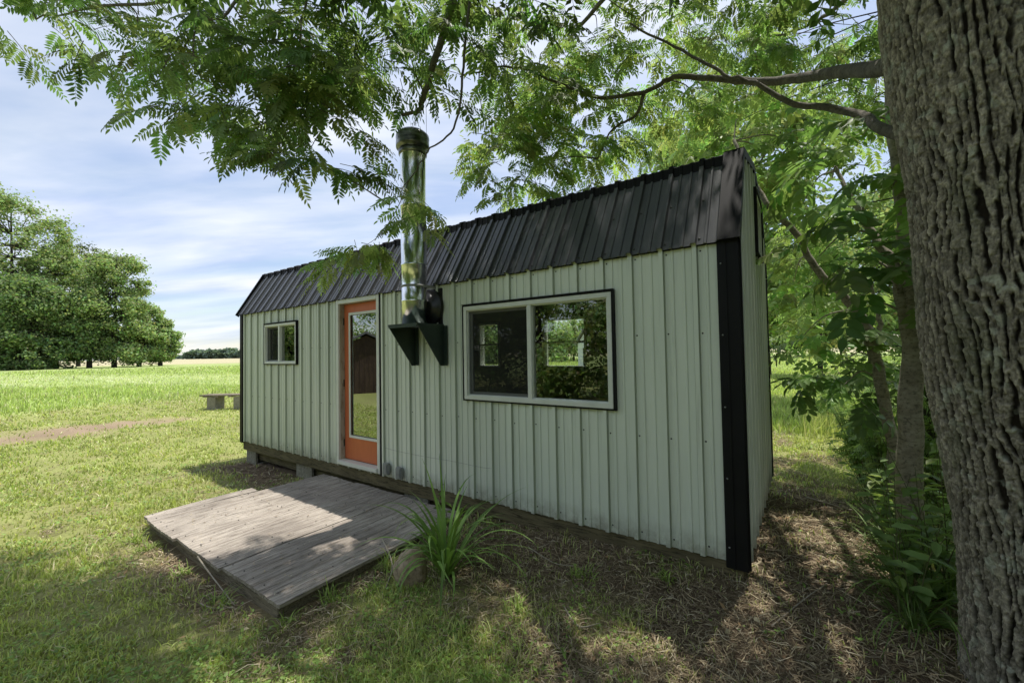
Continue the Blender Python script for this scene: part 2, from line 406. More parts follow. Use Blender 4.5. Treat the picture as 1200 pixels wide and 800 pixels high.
def axis(lo_f, lo, hi, hi_f, step, grow=1.16):
    c = list(np.arange(lo, hi+1e-6, step)); s = step; v = lo; L = []
    while v > lo_f: s *= grow; v -= s; L.append(v)
    s = step; v = c[-1]; R = []
    while v < hi_f: s *= grow; v += s; R.append(v)
    return np.array(L[::-1]+c+R)
gx = axis(-3000, -9, 4, 3000, .06); gy = axis(-600, -4.5, 6, 3000, .06)
X, Y = np.meshgrid(gx, gy); Z = ground_h(X, Y)
def ground_col(x, y):
    bm = bare_mask(x, y)[..., None]; dm = dirt_mask(x, y)[..., None]; mm = meadow_mask(x, y)[..., None]
    n = fbm(x*2.2, y*2.2, 51, 4)[..., None]; n2 = fbm(x*.35, y*.35, 61, 3)[..., None]
    lawn = np.array([.34, .36, .13])*(.65+.7*n)*(.8+.4*n2)
    lawn = lawn*(1-.5*sst(.5, .7, n))+np.array([.22, .19, .10])*.5*sst(.5, .7, n)
    bare = np.array([.17, .125, .085])*(.55+.9*n)
    dirt = np.array([.34, .255, .175])*(.8+.4*n)
    mead = np.array([.38, .46, .17])*(.75+.5*n2)
    c = lawn*(1-bm)+bare*bm; c = c*(1-dm)+dirt*dm; c = c*(1-mm)+mead*mm
    r = np.hypot(x, y)[..., None]
    # pale flowering strip and the dry crop in the distance
    D = ((x-CAM[0])*FW[0]+(y-CAM[1])*FW[1])[..., None]
    band = sst(24, 27, D+(n2-.5)*6)*sst(41, 36, D+(n2-.5)*6)*sst(.35, .55, fbm(x*.12, y*.5, 91, 3)[..., None])*sst(-14, -18, x)[..., None]
    c = c*(1-.6*band)+np.array([.62, .62, .42])*.6*band
    far = sst(100, 120, r)
    c = c*(1-far)+np.array([.50, .45, .28])*(.85+.3*n2)*far
    vf = sst(700, 1500, r); c = c*(1-vf)+np.array([.22, .27, .25])*vf
    return c
nx, ny = len(gx), len(gy)
i = np.arange(ny-1)[:, None]*nx; k = np.arange(nx-1)[None]
Q = np.stack([i+k, i+k+1, i+nx+k+1, i+nx+k], -1).reshape(-1, 4)
g = link('ground', mesh_np('ground', np.stack([X, Y, Z], -1).reshape(-1, 3), Q, ground_col(X, Y).reshape(-1, 3), True), MT['soil'])
g['kind'] = 'structure'; tag(g, 'lawn and field with worn brown patches around the cabin', 'ground')

# ------------------------------------------------------------------ grass, straw
def blades(n, rmin, rmax, hfun, wfun, keep, colfun, seed, lean=.5, amin=-1.15, amax=1.15, pts=None):
    r_ = np.random.default_rng(seed)
    if pts is None:
        r = np.exp(r_.uniform(math.log(rmin), math.log(rmax), n)); a = YAW+r_.uniform(amin, amax, n)
        x = CAM[0]+np.sin(a)*r; y = CAM[1]+np.cos(a)*r
    else:
        x, y = pts; r = np.hypot(x-CAM[0], y-CAM[1])
    k = keep(x, y, r, r_); x, y, r = x[k], y[k], r[k]; n = len(x)
    z = ground_h(x, y)-.006
    h = hfun(x, y, r, r_); wd = wfun(x, y, r, r_)
    az = r_.uniform(0, 2*math.pi, n); ln = np.abs(r_.normal(0, lean, n))
    d = np.stack([np.cos(az), np.sin(az), np.zeros(n)], -1); fa = r_.uniform(0, 2*math.pi, n)
    s = np.stack([np.cos(fa), np.sin(fa), np.zeros(n)], -1)*wd[:, None]*.5
    B = np.stack([x, y, z], -1); U = np.array([0, 0, 1.])
    m = B+U*(h*.55)[:, None]+d*(h*ln*.35)[:, None]; t = B+U*(h*(1-.25*np.minimum(ln, 1.5)))[:, None]+d*(h*ln*1.0)[:, None]
    V = np.stack([B-s, B+s, m+s*.75, m-s*.75, t], 1).reshape(-1, 3)
    b = np.arange(n)[:, None]*5
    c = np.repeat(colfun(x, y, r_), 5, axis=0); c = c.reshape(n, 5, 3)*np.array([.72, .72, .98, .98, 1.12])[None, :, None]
    return V, b+np.array([[0, 1, 2, 3]]), b+np.array([[3, 2, 4]]), c.reshape(-1, 3)

def deck_or_cabin(x, y):
    return ((x > -7.4) & (x < -.05) & (y > .05) & (y < 2.4)) | ((x > -5.12) & (x < -2.42) & (y > -1.82) & (y < .1))
def gcol(x, y, r_):
    n = fbm(x*1.3, y*1.3, 71, 3); j = r_.uniform(0, 1, len(x)); mm = meadow_mask(x, y)
    a = np.array([.40, .50, .16]); b = np.array([.60, .64, .27]); s = np.array([.68, .61, .42])
    t = np.clip(n*.9+j*.5-.3, 0, 1)[:, None]; c = a*(1-t)+b*t
    dry = (r_.uniform(0, 1, len(x)) < .10+.30*bare_mask(x, y))[:, None]
    c = np.where(dry, s, c)*(.55+.85*r_.uniform(0, 1, (len(x), 1)))
    D = (x-CAM[0])*FW[0]+(y-CAM[1])*FW[1]+(n-.5)*8; band = (sst(24, 27, D)*sst(41, 36, D)*(r_.uniform(0, 1, len(x)) < .75)*sst(-14, -18, x))[:, None]
    return c*(1-.8*band)+np.array([.75, .76, .52])*.8*band
def keep_lawn(x, y, r, r_):
    bm = bare_mask(x, y); dm = dirt_mask(x, y)
    p = (1-.92*bm)*(.35+.65*sst(.38, .55, fbm(x*3.1, y*3.1, 95, 3)))*(1-.92*dm)*(1-meadow_mask(x, y))
    return (r_.uniform(0, 1, len(x)) < p) & ~deck_or_cabin(x, y) & (y > -30)
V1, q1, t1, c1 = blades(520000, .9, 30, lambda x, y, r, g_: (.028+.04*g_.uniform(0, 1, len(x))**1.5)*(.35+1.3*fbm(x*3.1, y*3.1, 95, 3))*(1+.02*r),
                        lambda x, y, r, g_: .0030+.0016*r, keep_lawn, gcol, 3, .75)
# broad little clover and plantain leaves among the blades
r_c = np.random.default_rng(15); nc = 90000; rr_ = np.exp(r_c.uniform(math.log(.9), math.log(9), nc)); aa_ = YAW+r_c.uniform(-1.1, 1.1, nc)
xx_ = CAM[0]+np.sin(aa_)*rr_; yy_ = CAM[1]+np.cos(aa_)*rr_
kc = (r_c.uniform(0, 1, nc) < sst(.44, .6, fbm(xx_*2.3, yy_*2.3, 97, 3))*(1-.9*bare_mask(xx_, yy_))) & ~deck_or_cabin(xx_, yy_) & (meadow_mask(xx_, yy_) < .3)
xx_, yy_, rr_ = xx_[kc], yy_[kc], rr_[kc]; nc = len(xx_)
az_ = r_c.uniform(0, 6.283, nc); ti_ = r_c.normal(.15, .35, nc); Lc = r_c.uniform(.010, .024, nc)*(1+.12*rr_)
dc = np.stack([np.cos(az_)*np.cos(ti_), np.sin(az_)*np.cos(ti_), np.sin(ti_)], -1)*Lc[:, None]; sc_ = np.stack([-np.sin(az_), np.cos(az_), r_c.normal(0, .3, nc)], -1)*(Lc*.34)[:, None]
Bc = np.stack([xx_, yy_, ground_h(xx_, yy_)+r_c.uniform(.008, .04, nc)], -1)
Vc = np.stack([Bc, Bc+dc*.5+sc_, Bc+dc, Bc+dc*.5-sc_], 1).reshape(-1, 3); Cc = np.repeat(np.array([.26, .40, .10])*r_c.uniform(.6, 1.3, (nc, 1)), 4, axis=0)
b0 = len(V1); V1 = np.concatenate([V1, Vc]); c1 = np.concatenate([c1, Cc]); q1 = np.concatenate([q1, b0+np.arange(nc)[:, None]*4+np.array([[0, 1, 2, 3]])])
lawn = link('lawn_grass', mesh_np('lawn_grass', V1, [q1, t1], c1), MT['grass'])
tag(lawn, 'short mown green grass covering the yard around the cabin', 'grass', kind='stuff')
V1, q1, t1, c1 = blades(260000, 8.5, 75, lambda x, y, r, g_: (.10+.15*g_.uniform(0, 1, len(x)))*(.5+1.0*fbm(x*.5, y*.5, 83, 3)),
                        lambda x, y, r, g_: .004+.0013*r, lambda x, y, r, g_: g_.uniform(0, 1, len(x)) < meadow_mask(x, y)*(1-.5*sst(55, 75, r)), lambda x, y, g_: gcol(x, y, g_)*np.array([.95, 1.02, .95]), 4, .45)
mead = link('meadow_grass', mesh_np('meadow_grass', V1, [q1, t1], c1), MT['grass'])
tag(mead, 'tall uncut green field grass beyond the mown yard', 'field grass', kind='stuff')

def straw(n, seed):
    r_ = np.random.default_rng(seed)
    r = np.exp(r_.uniform(math.log(.9), math.log(11), n)); a = YAW+r_.uniform(-1.15, 1.15, n)
    x = CAM[0]+np.sin(a)*r; y = CAM[1]+np.cos(a)*r
    k = (r_.uniform(0, 1, n) < .05+.95*bare_mask(x, y)) & ~deck_or_cabin(x, y); x, y, r = x[k], y[k], r[k]; n = len(x)
    L = r_.uniform(.02, .11, n)*(.5+r_.uniform(0, 1, n)**2); az = r_.uniform(0, 2*math.pi, n); tl = r_.normal(0, .13, n)
    d = np.stack([np.cos(az)*np.cos(tl), np.sin(az)*np.cos(tl), np.abs(np.sin(tl))], -1)*L[:, None]
    s = np.stack([-np.sin(az), np.cos(az), r_.uniform(-.6, .6, n)], -1)*(.0009+.00045*r)[:, None]
    B = np.stack([x, y, ground_h(x, y)+r_.uniform(0, .022, n)], -1); bend = np.stack([r_.normal(0, .12, n), r_.normal(0, .12, n), r_.uniform(0, .1, n)], -1)*L[:, None]
    m = B+d*.5+bend; e = B+d
    V = np.stack([B-s, B+s, m+s, m-s, e+s*.4, e-s*.4], 1).reshape(-1, 3); b = np.arange(n)[:, None]*6
    base = np.array([[.42, .34, .22], [.30, .235, .15], [.18, .135, .09], [.55, .48, .34]])[r_.choice(4, n, p=[.32, .32, .24, .12])]*r_.uniform(.7, 1.2, (n, 1))
    return V, np.concatenate([b+np.array([[0, 1, 2, 3]]), b+np.array([[3, 2, 4, 5]])]), np.repeat(base, 6, axis=0)
V1, q1, c1 = straw(230000, 5)
st = link('dry_straw', mesh_np('dry_straw', V1, q1, c1), MT['straw'])
tag(st, 'dead brown grass thatch lying on the shaded ground by the cabin', 'thatch', kind='stuff')

# ------------------------------------------------------------------ cabin
L_ = 7.477; W_ = 2.44; EZ = 2.135; BY, BZ = .40, 2.86; RZ = 3.03
cab = thing('metal_cabin', (-L_/2, W_/2, 0), 'pale green ribbed metal cabin with black gambrel roof and orange glass door', 'cabin')
PITCHX = .2286
def prof_off(x, x0=-.26, minor=True):
    """outward rise of the ribbed sheet at position x"""
    t = ((x-x0)/PITCHX) % 1.0
    t = min(t, 1-t)*PITCHX
    if t < .015: return .025
    if t < .022: return .025*(1-(t-.015)/.007)
    if minor:
        for c in (.076,):
            e = abs(t-c)
            if e < .007: return .008
            if e < .012: return .008*(1-(e-.007)/.005)
    return 0
def breaks(a, b, x0=-.26):
    s = {a, b}; k0 = math.floor((a-x0)/PITCHX)-1
    for k in range(k0, k0+int((b-a)/PITCHX)+4):
        c = x0+k*PITCHX
        for d in (-.022, -.015, .015, .022): s.add(round(c+d, 5))
        for m in (.076, -.076):
            for d in (-.012, -.007, .007, .012): s.add(round(c+m+d, 5))
    return sorted(v for v in s if a <= v <= b)
def ribbed(mb, a, b, zlo, ztop, fn, holes=(), x0=-.26, mi=0, gmi=None):
    """fn(s, z, off) -> point; ztop may be a function of s; holes (s0,s1,z0,z1)"""
    ss = set(breaks(a, b, x0))
    for h in holes:
        for e in (h[0], h[1]):
            if a < e < b: ss.add(e)
    if callable(ztop):
        for e in (BY, W_/2, W_-BY): ss.add(e)
    ss = sorted(v for v in ss if a <= v <= b)
    zt = ztop if callable(ztop) else (lambda s: ztop)
    for s0, s1 in zip(ss[:-1], ss[1:]):
        if s1-s0 < 1e-5: continue
        mid = (s0+s1)/2; iv = [(zlo, None)]
        for h in holes:
            if h[0] < mid < h[1]: iv = [(zlo, h[2]), (h[3], None)]
        o0, o1 = prof_off(s0+1e-6, x0), prof_off(s1-1e-6, x0)
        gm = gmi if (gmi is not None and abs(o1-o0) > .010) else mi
        for z0, z1 in iv:
            t0, t1 = (zt(s0), zt(s1)) if z1 is None else (z1, z1)
            mb.add([fn(s0, z0, o0), fn(s1, z0, o1), fn(s1, t1, o1), fn(s0, t0, o0)], [(0, 1, 2, 3)], gm)
DOOR = (-4.62, -3.735, .03, 2.125); W1 = (-6.605, -5.637, 1.30, 1.91); W2 = (-2.405, -.868, .958, 1.868)
mb = MB()
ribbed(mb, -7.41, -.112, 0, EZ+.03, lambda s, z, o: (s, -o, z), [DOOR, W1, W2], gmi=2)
# screws
def screws(mb, zs, a, b, holes, mi=1):
    x = -.26
    while x > a: x -= PITCHX
    x += PITCHX
    while x < b:
        for z in zs:
            px = x+.036
            if not any(h[0]-.03 < px < h[1]+.03 and h[2]-.03 < z < h[3]+.03 for h in holes) and px < b:
                mb.lathe((px, 0, z+random.uniform(-.006, .006)), [(0, -.005), (.0045, -.004), (.0045, -.001), (.0065, 0.0)], 8, mi, axis=1)
        x += PITCHX
screws(mb, (.06, .77, 1.52, 2.09), -7.3, -.15, [DOOR, W1, W2])
mb.build('front_wall', [MT['siding'], MT['screw'], MT['sidingshade']], cab)
mb = MB(); RW1 = (-4.19, -3.75, 1.17, 1.91); RW2 = (-2.92, -2.20, 1.17, 1.91)
ribbed(mb, -7.44, -.03, 0, EZ+.03, lambda s, z, o: (s, W_+o, z), [RW1, RW2]); mb.build('rear_wall', MT['siding'], cab)
def gable_top(y):
    y = min(y, W_-y)
    return EZ+(BZ-EZ)*y/BY if y < BY else BZ+(RZ-BZ)*(y-BY)/(W_/2-BY)
GW = (1.08, 1.62, 2.26, 2.80)
mb = MB(); ribbed(mb, .02, W_-.02, -.02, lambda y: gable_top(y)-.012, lambda s, z, o: (o, s, z), [GW], x0=.13); mb.build('side_wall', MT['siding'], cab)
mb = MB(); ribbed(mb, .02, W_-.02, -.0, lambda y: gable_top(y)-.012, lambda s, z, o: (-L_-o, s, z), [], x0=.13); mb.build('side_wall', MT['siding'], cab)
# roof
def slope_pt(y0, z0, y1, z1):
    d = math.hypot(y1-y0, z1-z0); ny, nz = -(z1-z0)/d, (y1-y0)/d
    if nz < 0: ny, nz = -ny, -nz
    return lambda s, t, o: (s, y0+(y1-y0)*t+ny*o, z0+(z1-z0)*t+nz*o)
mb = MB()
XR0, XR1 = -L_-.085, .028
f1 = slope_pt(-.045, EZ-.01, BY, BZ); ribbed(mb, XR0+.02, XR1-.13, 0, 1., lambda s, z, o: f1(s, z, o))
f2 = slope_pt(BY, BZ, W_/2, RZ); ribbed(mb, XR0+.02, XR1-.02, 0, 1., lambda s, z, o: f2(s, z, o))
f3 = slope_pt(W_-BY, BZ, W_/2, RZ); ribbed(mb, XR0+.02, XR1-.02, 0, 1., lambda s, z, o: f3(s, z, o))
f4 = slope_pt(W_+.045, EZ-.01, W_-BY, BZ); ribbed(mb, XR0+.02, XR1-.02, 0, 1., lambda s, z, o: f4(s, z, o))
# screws on the steep slope
x = -.26
while x > -7.5:
    for t in (.06, .5, .93):
        p = f1(x+.036, t, .0); mb.lathe(p, [(.009, -.001), (.006, -.004), (0, -.006)], 6, 1, axis=1)
    x -= PITCHX
roof = mb.build('roof', [MT['roof'], MT['screw']], cab)
mb = MB()
# bent cap along the change of slope, lapping both sheets, with the closure bumps over each rib
def cap_line(mb, y, z, sgn):
    prof = [(-.045*sgn, -.085), (-.03*sgn, .012), (.012*sgn, .034), (.10*sgn, .045)]
    xs = sorted(set([XR0]+[v for v in breaks(XR0, XR1)]+[XR1]))
    vs = []; 
    for s in xs:
        o = prof_off(s)*.55
        for j, (py, pz) in enumerate(prof): vs.append((s, y+py-(o*sgn if j < 2 else 0), z+pz+(o if j else 0)))
    fs = [[i*4+j, (i+1)*4+j, (i+1)*4+j+1, i*4+j+1] for i in range(len(xs)-1) for j in range(3)]
    mb.add(vs, fs)
cap_line(mb, BY, BZ, 1); cap_line(mb, W_-BY, BZ, -1)
mb.prism([(W_/2-.12, RZ+.0), (W_/2, RZ+.034), (W_/2+.12, RZ+.0), (W_/2, RZ+.028)], 0, XR0, XR1)
mb.build('ridge_cap', MT['trim'], roof)
# rake trim: flat strips down both ends, following the gambrel line
line = [(-.05, EZ-.02), (BY-.012, BZ+.012), (W_/2, RZ+.02), (W_-BY+.012, BZ+.012), (W_+.05, EZ-.02)]
for xa, xb, xc in ((XR1-.135, XR1, XR1-.004), (XR0, XR0+.03, XR0)):
    mb = MB()
    for (y0, z0), (y1, z1) in zip(line[:-1], line[1:]):
        d = math.hypot(y1-y0, z1-z0); ny, nz = -(z1-z0)/d, (y1-y0)/d
        for p, q, o0, o1 in ((xa, xb, .024, .030), (xc, xc+.004, -.035, .0235)):
            vs = [(x, y+ny*o, z+nz*o) for x in (p, q) for (y, z) in ((y0, z0), (y1, z1)) for o in (o0, o1)]
            mb.add(vs, [(0, 1, 3, 2), (4, 6, 7, 5), (0, 2, 6, 4), (1, 5, 7, 3), (0, 4, 5, 1), (2, 3, 7, 6)])
    mb.build('rake_trim', MT['trim'], roof)
mb = MB()
for y0, z0 in ((-.02, EZ-.03),): mb.box((XR0+.04, -.022, EZ-.012), (XR1-.03, .0, EZ-.006))
mb.build('soffit_strip', MT['trim'], roof)
# corner trims
for nm, (xa, xb, ya, yb) in dict(a=(-.118, .024, -.026, -.001), b=(.0005, .024, .0, .035), c=(-L_-.024, -7.405, -.026, -.001), d=(-L_-.024, -L_-.001, .0, .06)).items():
    pass
mb = MB(); mb.box((-.118, -.027, -.035), (.014, -.002, EZ+.0), bev=.003); mb.box((.003, -.0015, -.035), (.024, .028, EZ+.02), bev=.002); mb.box((-.075, -.034, -.034), (-.062, -.0265, EZ-.03))
for zc in (.10, .55, 1.02, 1.50, 1.98): mb.lathe((-.095, -.027, zc), [(0, -.005), (.0045, -.004), (.006, 0.0)], 8, 1, axis=1)
mb.build('corner_trim', [MT['trim'], MT['grey']], cab)
mb = MB(); mb.box((-L_-.022, -.027, -.025), (-7.398, -.002, EZ), bev=.003); mb.box((-L_-.026, -.0015, -.025), (-L_-.003, .06, EZ+.03), bev=.002); mb.build('corner_trim', MT['trim'], cab)
mb = MB(); mb.box((.002, W_-.06, -.03), (.026, W_+.02, EZ+.05), bev=.003); mb.build('corner_trim', MT['trim'], cab)
mb = MB(); mb.box((-L_-.026, W_-.06, -.03), (-L_-.002, W_+.02, EZ+.05), bev=.003); mb.build('corner_trim', MT['trim'], cab)
# timber floor frame / skids
mb = MB()
mb.box((-L_+.02, .012, -.145), (-.02, .055, -.002), bev=.004)
for x in np.arange(-7.2, -.2, .61): mb.box((x, .056, -.13), (x+.04, W_-.056, -.01))
mb.box((-L_+.02, W_-.055, -.145), (-.02, W_-.012, -.002), bev=.004); mb.box((-.06, .06, -.14), (-.018, W_-.06, -.003)); mb.box((-L_+.018, .06, -.14), (-L_+.06, W_-.06, -.003))
mb.build('floor_frame', MT['wood'], cab)
mb = MB(); mb.box((-L_+.05, .10, -.29), (-.08, .20, -.147), bev=.006); mb.build('skid', MT['wood'], cab)
mb = MB(); mb.box((-L_+.05, W_-.30, -.29), (-.08, W_-.20, -.147), bev=.006); mb.build('skid', MT['wood'], cab)
# inner lining (one skin with window openings)
mb = MB()
def lined(mb, fn, a, b, z0, z1, holes):
    ss = sorted({a, b}|{e for h in holes for e in h[:2]})
    for s0, s1 in zip(ss[:-1], ss[1:]):
        m = (s0+s1)/2; iv = [(z0, z1)]
        for h in holes:
            if h[0] < m < h[1]: iv = [(z0, h[2]), (h[3], z1)]
        for q0, q1 in iv:
            if q1-q0 > .001: mb.add([fn(s0, q0), fn(s1, q0), fn(s1, q1), fn(s0, q1)], [(0, 1, 2, 3)])
xi0, xi1, yi0, yi1 = -L_+.09, -.09, .10, W_-.09
lined(mb, lambda s, z: (s, yi0, z), xi0, xi1, .02, 2.2, [(-4.58, -3.77, .03, 2.09), W1, W2])
lined(mb, lambda s, z: (s, yi1, z), xi0, xi1, .02, 2.2, [RW1, RW2])
lined(mb, lambda s, z: (xi0, s, z), yi0, yi1, .02, 2.2, []); lined(mb, lambda s, z: (xi1, s, z), yi0, yi1, .02, 2.2, [])
mb.add([(xi0, yi0, .02), (xi1, yi0, .02), (xi1, yi1, .02), (xi0, yi1, .02)], [(0, 1, 2, 3)]); mb.add([(xi0, yi0, 2.2), (xi1, yi0, 2.2), (xi1, yi1, 2.2), (xi0, yi1, 2.2)], [(0, 3, 2, 1)])
mb.build('interior_lining', MT['inner'], cab)

def frame_boxes(mb, h, wd, y0, y1, bev=.003, mi=0):
    x0, x1, z0, z1 = h
    mb.box((x0, y0, z0), (x1, y1, z0+wd), mi, bev); mb.box((x0, y0, z1-wd), (x1, y1, z1), mi, bev)
    mb.box((x0, y0, z0+wd), (x0+wd, y1, z1-wd), mi, bev); mb.box((x1-wd, y0, z0+wd), (x1, y1, z1-wd), mi, bev)
def slider(h, lab, slidefrac=.47):
    x0, x1, z0, z1 = h; wn = bpy.data.objects.new('window', None); COL.objects.link(wn); wn.parent = cab
    wn.location = Vector(((x0+x1)/2, 0, (z0+z1)/2))-world_of(cab); wn['label'] = lab
    fw = .040 if x1-x0 > 1.2 else .032
    mb = MB(); frame_boxes(mb, h, fw, -.031, .06); frame_boxes(mb, (x0+fw*.9, x1-fw*.9, z0+fw*.9, z1-fw*.9), .012, -.014, .05, .001)
    xm = x0+(x1-x0)*(.50 if x1-x0 > 1.2 else .47); mb.box((xm-.022, -.026, z0+fw), (xm+.022, .045, z1-fw), 0, .003)
    mb.build('frame', MT['white'], wn)
    t = .013; e = (x0-t, x1+t, z0-t, z1+t); mb = MB(); frame_boxes(mb, e, t-.001, -.036, -.003, .002)
    mb.box((x1+.0145, -.040, z0-t), (x1+.022, -.004, z1+t)); mb.box((x0-t, -.042, z1+.0145), (x1+.02, -.004, z1+.021)); mb.build('outer_trim', MT['trim'], wn)
    mb = MB(); lz0, lz1 = z0+fw, z1-fw; sa = (x0+fw+.002, xm-.023, lz0+.002, lz1-.002)
    frame_boxes(mb, sa, .030, .022, .040, .002); mb.build('sash', MT['jamb' if x1-x0 < 0 else 'white'], wn)
    mb = MB(); mb.add([(sa[0]+.028, .031, sa[2]+.028), (sa[1]-.01, .031, sa[2]+.028), (sa[1]-.01, .031, sa[3]-.028), (sa[0]+.028, .031, sa[3]-.028)], [(0, 1, 2, 3)]); mb.build('pane', MT['glass'], wn)
    mb = MB(); mb.add([(xm+.02, .014, lz0), (x1-fw, .014, lz0), (x1-fw, .014, lz1), (xm+.02, .014, lz1)], [(0, 1, 2, 3)]); mb.build('pane', MT['glass'], wn)
    mb = MB(); s = .010; mb.add([(x0+fw, s, lz0), (xm-.02, s, lz0), (xm-.02, s, lz1), (x0+fw, s, lz1)], [(0, 1, 2, 3)]); mb.build('insect_screen', MT['screen'], wn)
    mb = MB(); frame_boxes(mb, (x0+fw, xm-.022, lz0, lz1), .012, .002, .009, .001); mb.build('screen_frame', MT['grey'], wn)
slider(W1, 'small white sliding window with dark screen, left of the orange door')
slider(W2, 'large white sliding window right of the chimney')
for h, lb in ((RW1, 'narrow rear window seen through the large front window'), (RW2, 'wider rear window seen through the large front window')):
    wn = bpy.data.objects.new('window', None); COL.objects.link(wn); wn.parent = cab; wn.location = Vector(((h[0]+h[1])/2, W_, 1.54))-world_of(cab); wn['label'] = lb
    mb = MB(); frame_boxes(mb, h, .028, yi1-.012, W_+.03); mb.box((h[0]+.028, yi1, 1.535), (h[1]-.028, W_+.01, 1.565)); mb.build('frame', MT['white'], wn)
    mb = MB(); mb.add([(h[0]+.02, W_-.02, h[2]+.02), (h[1]-.02, W_-.02, h[2]+.02), (h[1]-.02, W_-.02, h[3]-.02), (h[0]+.02, W_-.02, h[3]-.02)], [(0, 1, 2, 3)]); mb.build('pane', glass_mat('rear_glass', (.95, .96, .95), 0, 1), wn)
# gable vent window
wn = bpy.data.objects.new('window', None); COL.objects.link(wn); wn.parent = cab; wn.location = Vector((0, 1.35, 2.5))-world_of(cab); wn['label'] = 'small high window in the gable end wall'
def yz_frame(mb, h, wd, x0, x1, bev=.002):
    a, b, c, d = h
    mb.box((x0, a, c), (x1, b, c+wd), 0, bev); mb.box((x0, a, d-wd), (x1, b, d), 0, bev); mb.box((x0, a, c+wd), (x1, a+wd, d-wd), 0, bev); mb.box((x0, b-wd, c+wd), (x1, b, d-wd), 0, bev)
mb = MB(); yz_frame(mb, (GW[0]-.02, GW[1]+.02, GW[2]-.02, GW[3]+.02), .02, .001, .05); mb.build('outer_trim', MT['trim'], wn)
mb = MB(); yz_frame(mb, GW, .035, -.03, .04); mb.build('frame', MT['white'], wn)
mb = MB(); mb.add([(.012, GW[0]+.03, GW[2]+.03), (.012, GW[1]-.03, GW[2]+.03), (.012, GW[1]-.03, GW[3]-.03), (.012, GW[0]+.03, GW[3]-.03)], [(0, 1, 2, 3)]); mb.build('pane', MT['doorglass'], wn)
# door
dr = bpy.data.objects.new('door', None); COL.objects.link(dr); dr.parent = cab; dr.location = Vector((-4.18, .05, .1))-world_of(cab)
x0, x1, z0, z1 = DOOR
mb = MB(); c = .052
mb.box((x0, -.030, z0-.01), (x0+c, -.002, z1), 0, .003); mb.box((x1-c, -.030, z0-.01), (x1, -.002, z1), 0, .003); mb.box((x0+c, -.030, z1-c), (x1-c, -.002, z1), 0, .003)
mb.build('casing', MT['white'], dr)
mb = MB(); mb.box((x0+c-.012, -.0015, z0), (x0+c, .14, z1-c)); mb.box((x1-c, -.0015, z0), (x1-c+.012, .14, z1-c)); mb.box((x0+c, -.0015, z1-c), (x1-c, .14, z1-c+.012))
mb.box((x0+c, .10, z0+.06), (x0+c+.014, .115, z1-c)); mb.build('jamb', MT['jamb'], dr)
mb = MB(); mb.box((x0+c-.015, -.055, z0), (x1-c+.015, .06, z0+.045), 0, .004); mb.build('sill', MT['white'], dr)
sx0, sx1, sz0, sz1 = x0+c+.006, x1-c-.004, z0+.05, z1-c-.004
gx0, gx1, gz0, gz1 = sx0+.12, sx1-.065, .37, 1.945
mb = MB(); ys, ye = .055, .095
mb.box((sx0, ys, sz0), (sx1, ye, gz0), 0, .002); mb.box((sx0, ys, gz1), (sx1, ye, sz1), 0, .002); mb.box((sx0, ys, gz0), (gx0, ye, gz1), 0, .001); mb.box((gx1, ys, gz0), (sx1, ye, gz1), 0, .001)
mb.build('slab', MT['orange'], dr)
mb = MB(); frame_boxes(mb, (gx0-.012, gx1+.012, gz0-.012, gz1+.012), .032, ys-.012, ys-.0005, .003); mb.build('moulding', MT['white'], dr)
mb = MB(); mb.add([(gx0, ys+.012, gz0), (gx1, ys+.012, gz0), (gx1, ys+.012, gz1), (gx0, ys+.012, gz1)], [(0, 1, 2, 3)]); mb.build('pane', MT['doorglass'], dr)
for z in (.28, 1.05, 1.85):
    mb = MB(); mb.tube([(x0+c+.006, .045, z-.045), (x0+c+.006, .045, z+.045)], .007, 8); mb.build('hinge', MT['screw'], dr)
mb = MB(); mb.lathe((sx1-.035, ys-.004, 1.02), [(0, -.05), (.022, -.045), (.026, -.03), (.012, -.02), (.012, 0)], 16, 0, axis=1); mb.build('door_knob', MT['screw'], dr)
mb = MB(); mb.box((x1+.004, -.030, .0), (x1+.020, -.002, EZ-.02)); mb.build('conduit_strip', MT['trim'], cab)  # black conduit strip up the wall, right of the door
# electrical boxes and cable
for px, pz in ((-3.60, .10), (-3.375, .085)):
    mb = MB(); mb.box((px-.045, -.062, pz-.06), (px+.045, -.02, pz+.07), 0, .006); mb.box((px-.036, -.070, pz-.045), (px+.036, -.063, pz+.055), 0, .003)
    for q in (-.022, -.007, .008, .023): mb.box((px-.028, -.074, pz+q), (px+.028, -.0705, pz+q+.006))
    mb.build('outlet_cover', MT['grey'], cab)
mb = MB(); pts = [(-3.68, -.024, .335), (-3.4, -.026, .322), (-3.0, -.024, .318), (-2.6, -.027, .325), (-2.2, -.024, .318), (-2.08, -.024, .326)]
mb.tube(smooth_path(pts, 5), .0014, 6); mb.build('cable', MT['grey'], cab)
# chimney
PX, PY = -2.915, -.205
ch = bpy.data.objects.new('chimney', None); COL.objects.link(ch); ch.parent = cab; ch.location = Vector((PX, PY, 1.70))-world_of(cab)
mb = MB(); r = .130; prof = [(0, 1.712), (r, 1.712)]
for z in (1.95, 2.32, 2.93): prof += [(r, z-.012), (r+.004, z-.009), (r+.004, z+.009), (r, z+.012)]
prof += [(r, 3.48), (r+.004, 3.485)]
mb.lathe((PX, PY, 0), prof, 64); mb.build('pipe', MT['steel'], ch)
mb = MB(); mb.lathe((PX, PY, 0), [(r+.001, 3.46), (r+.014, 3.47), (r+.016, 3.51), (r+.004, 3.52), (r+.004, 3.535), (.168, 3.54), (.170, 3.56), (.168, 3.62), (.171, 3.64), (.168, 3.67), (.14, 3.70), (0, 3.71)], 48); mb.build('rain_cap', MT['cap'], ch)
mb = MB(); mb.lathe((PX, PY, 2.10), [(r+.001, -.012), (r+.004, -.011), (r+.004, .011), (r+.001, .012)], 48)
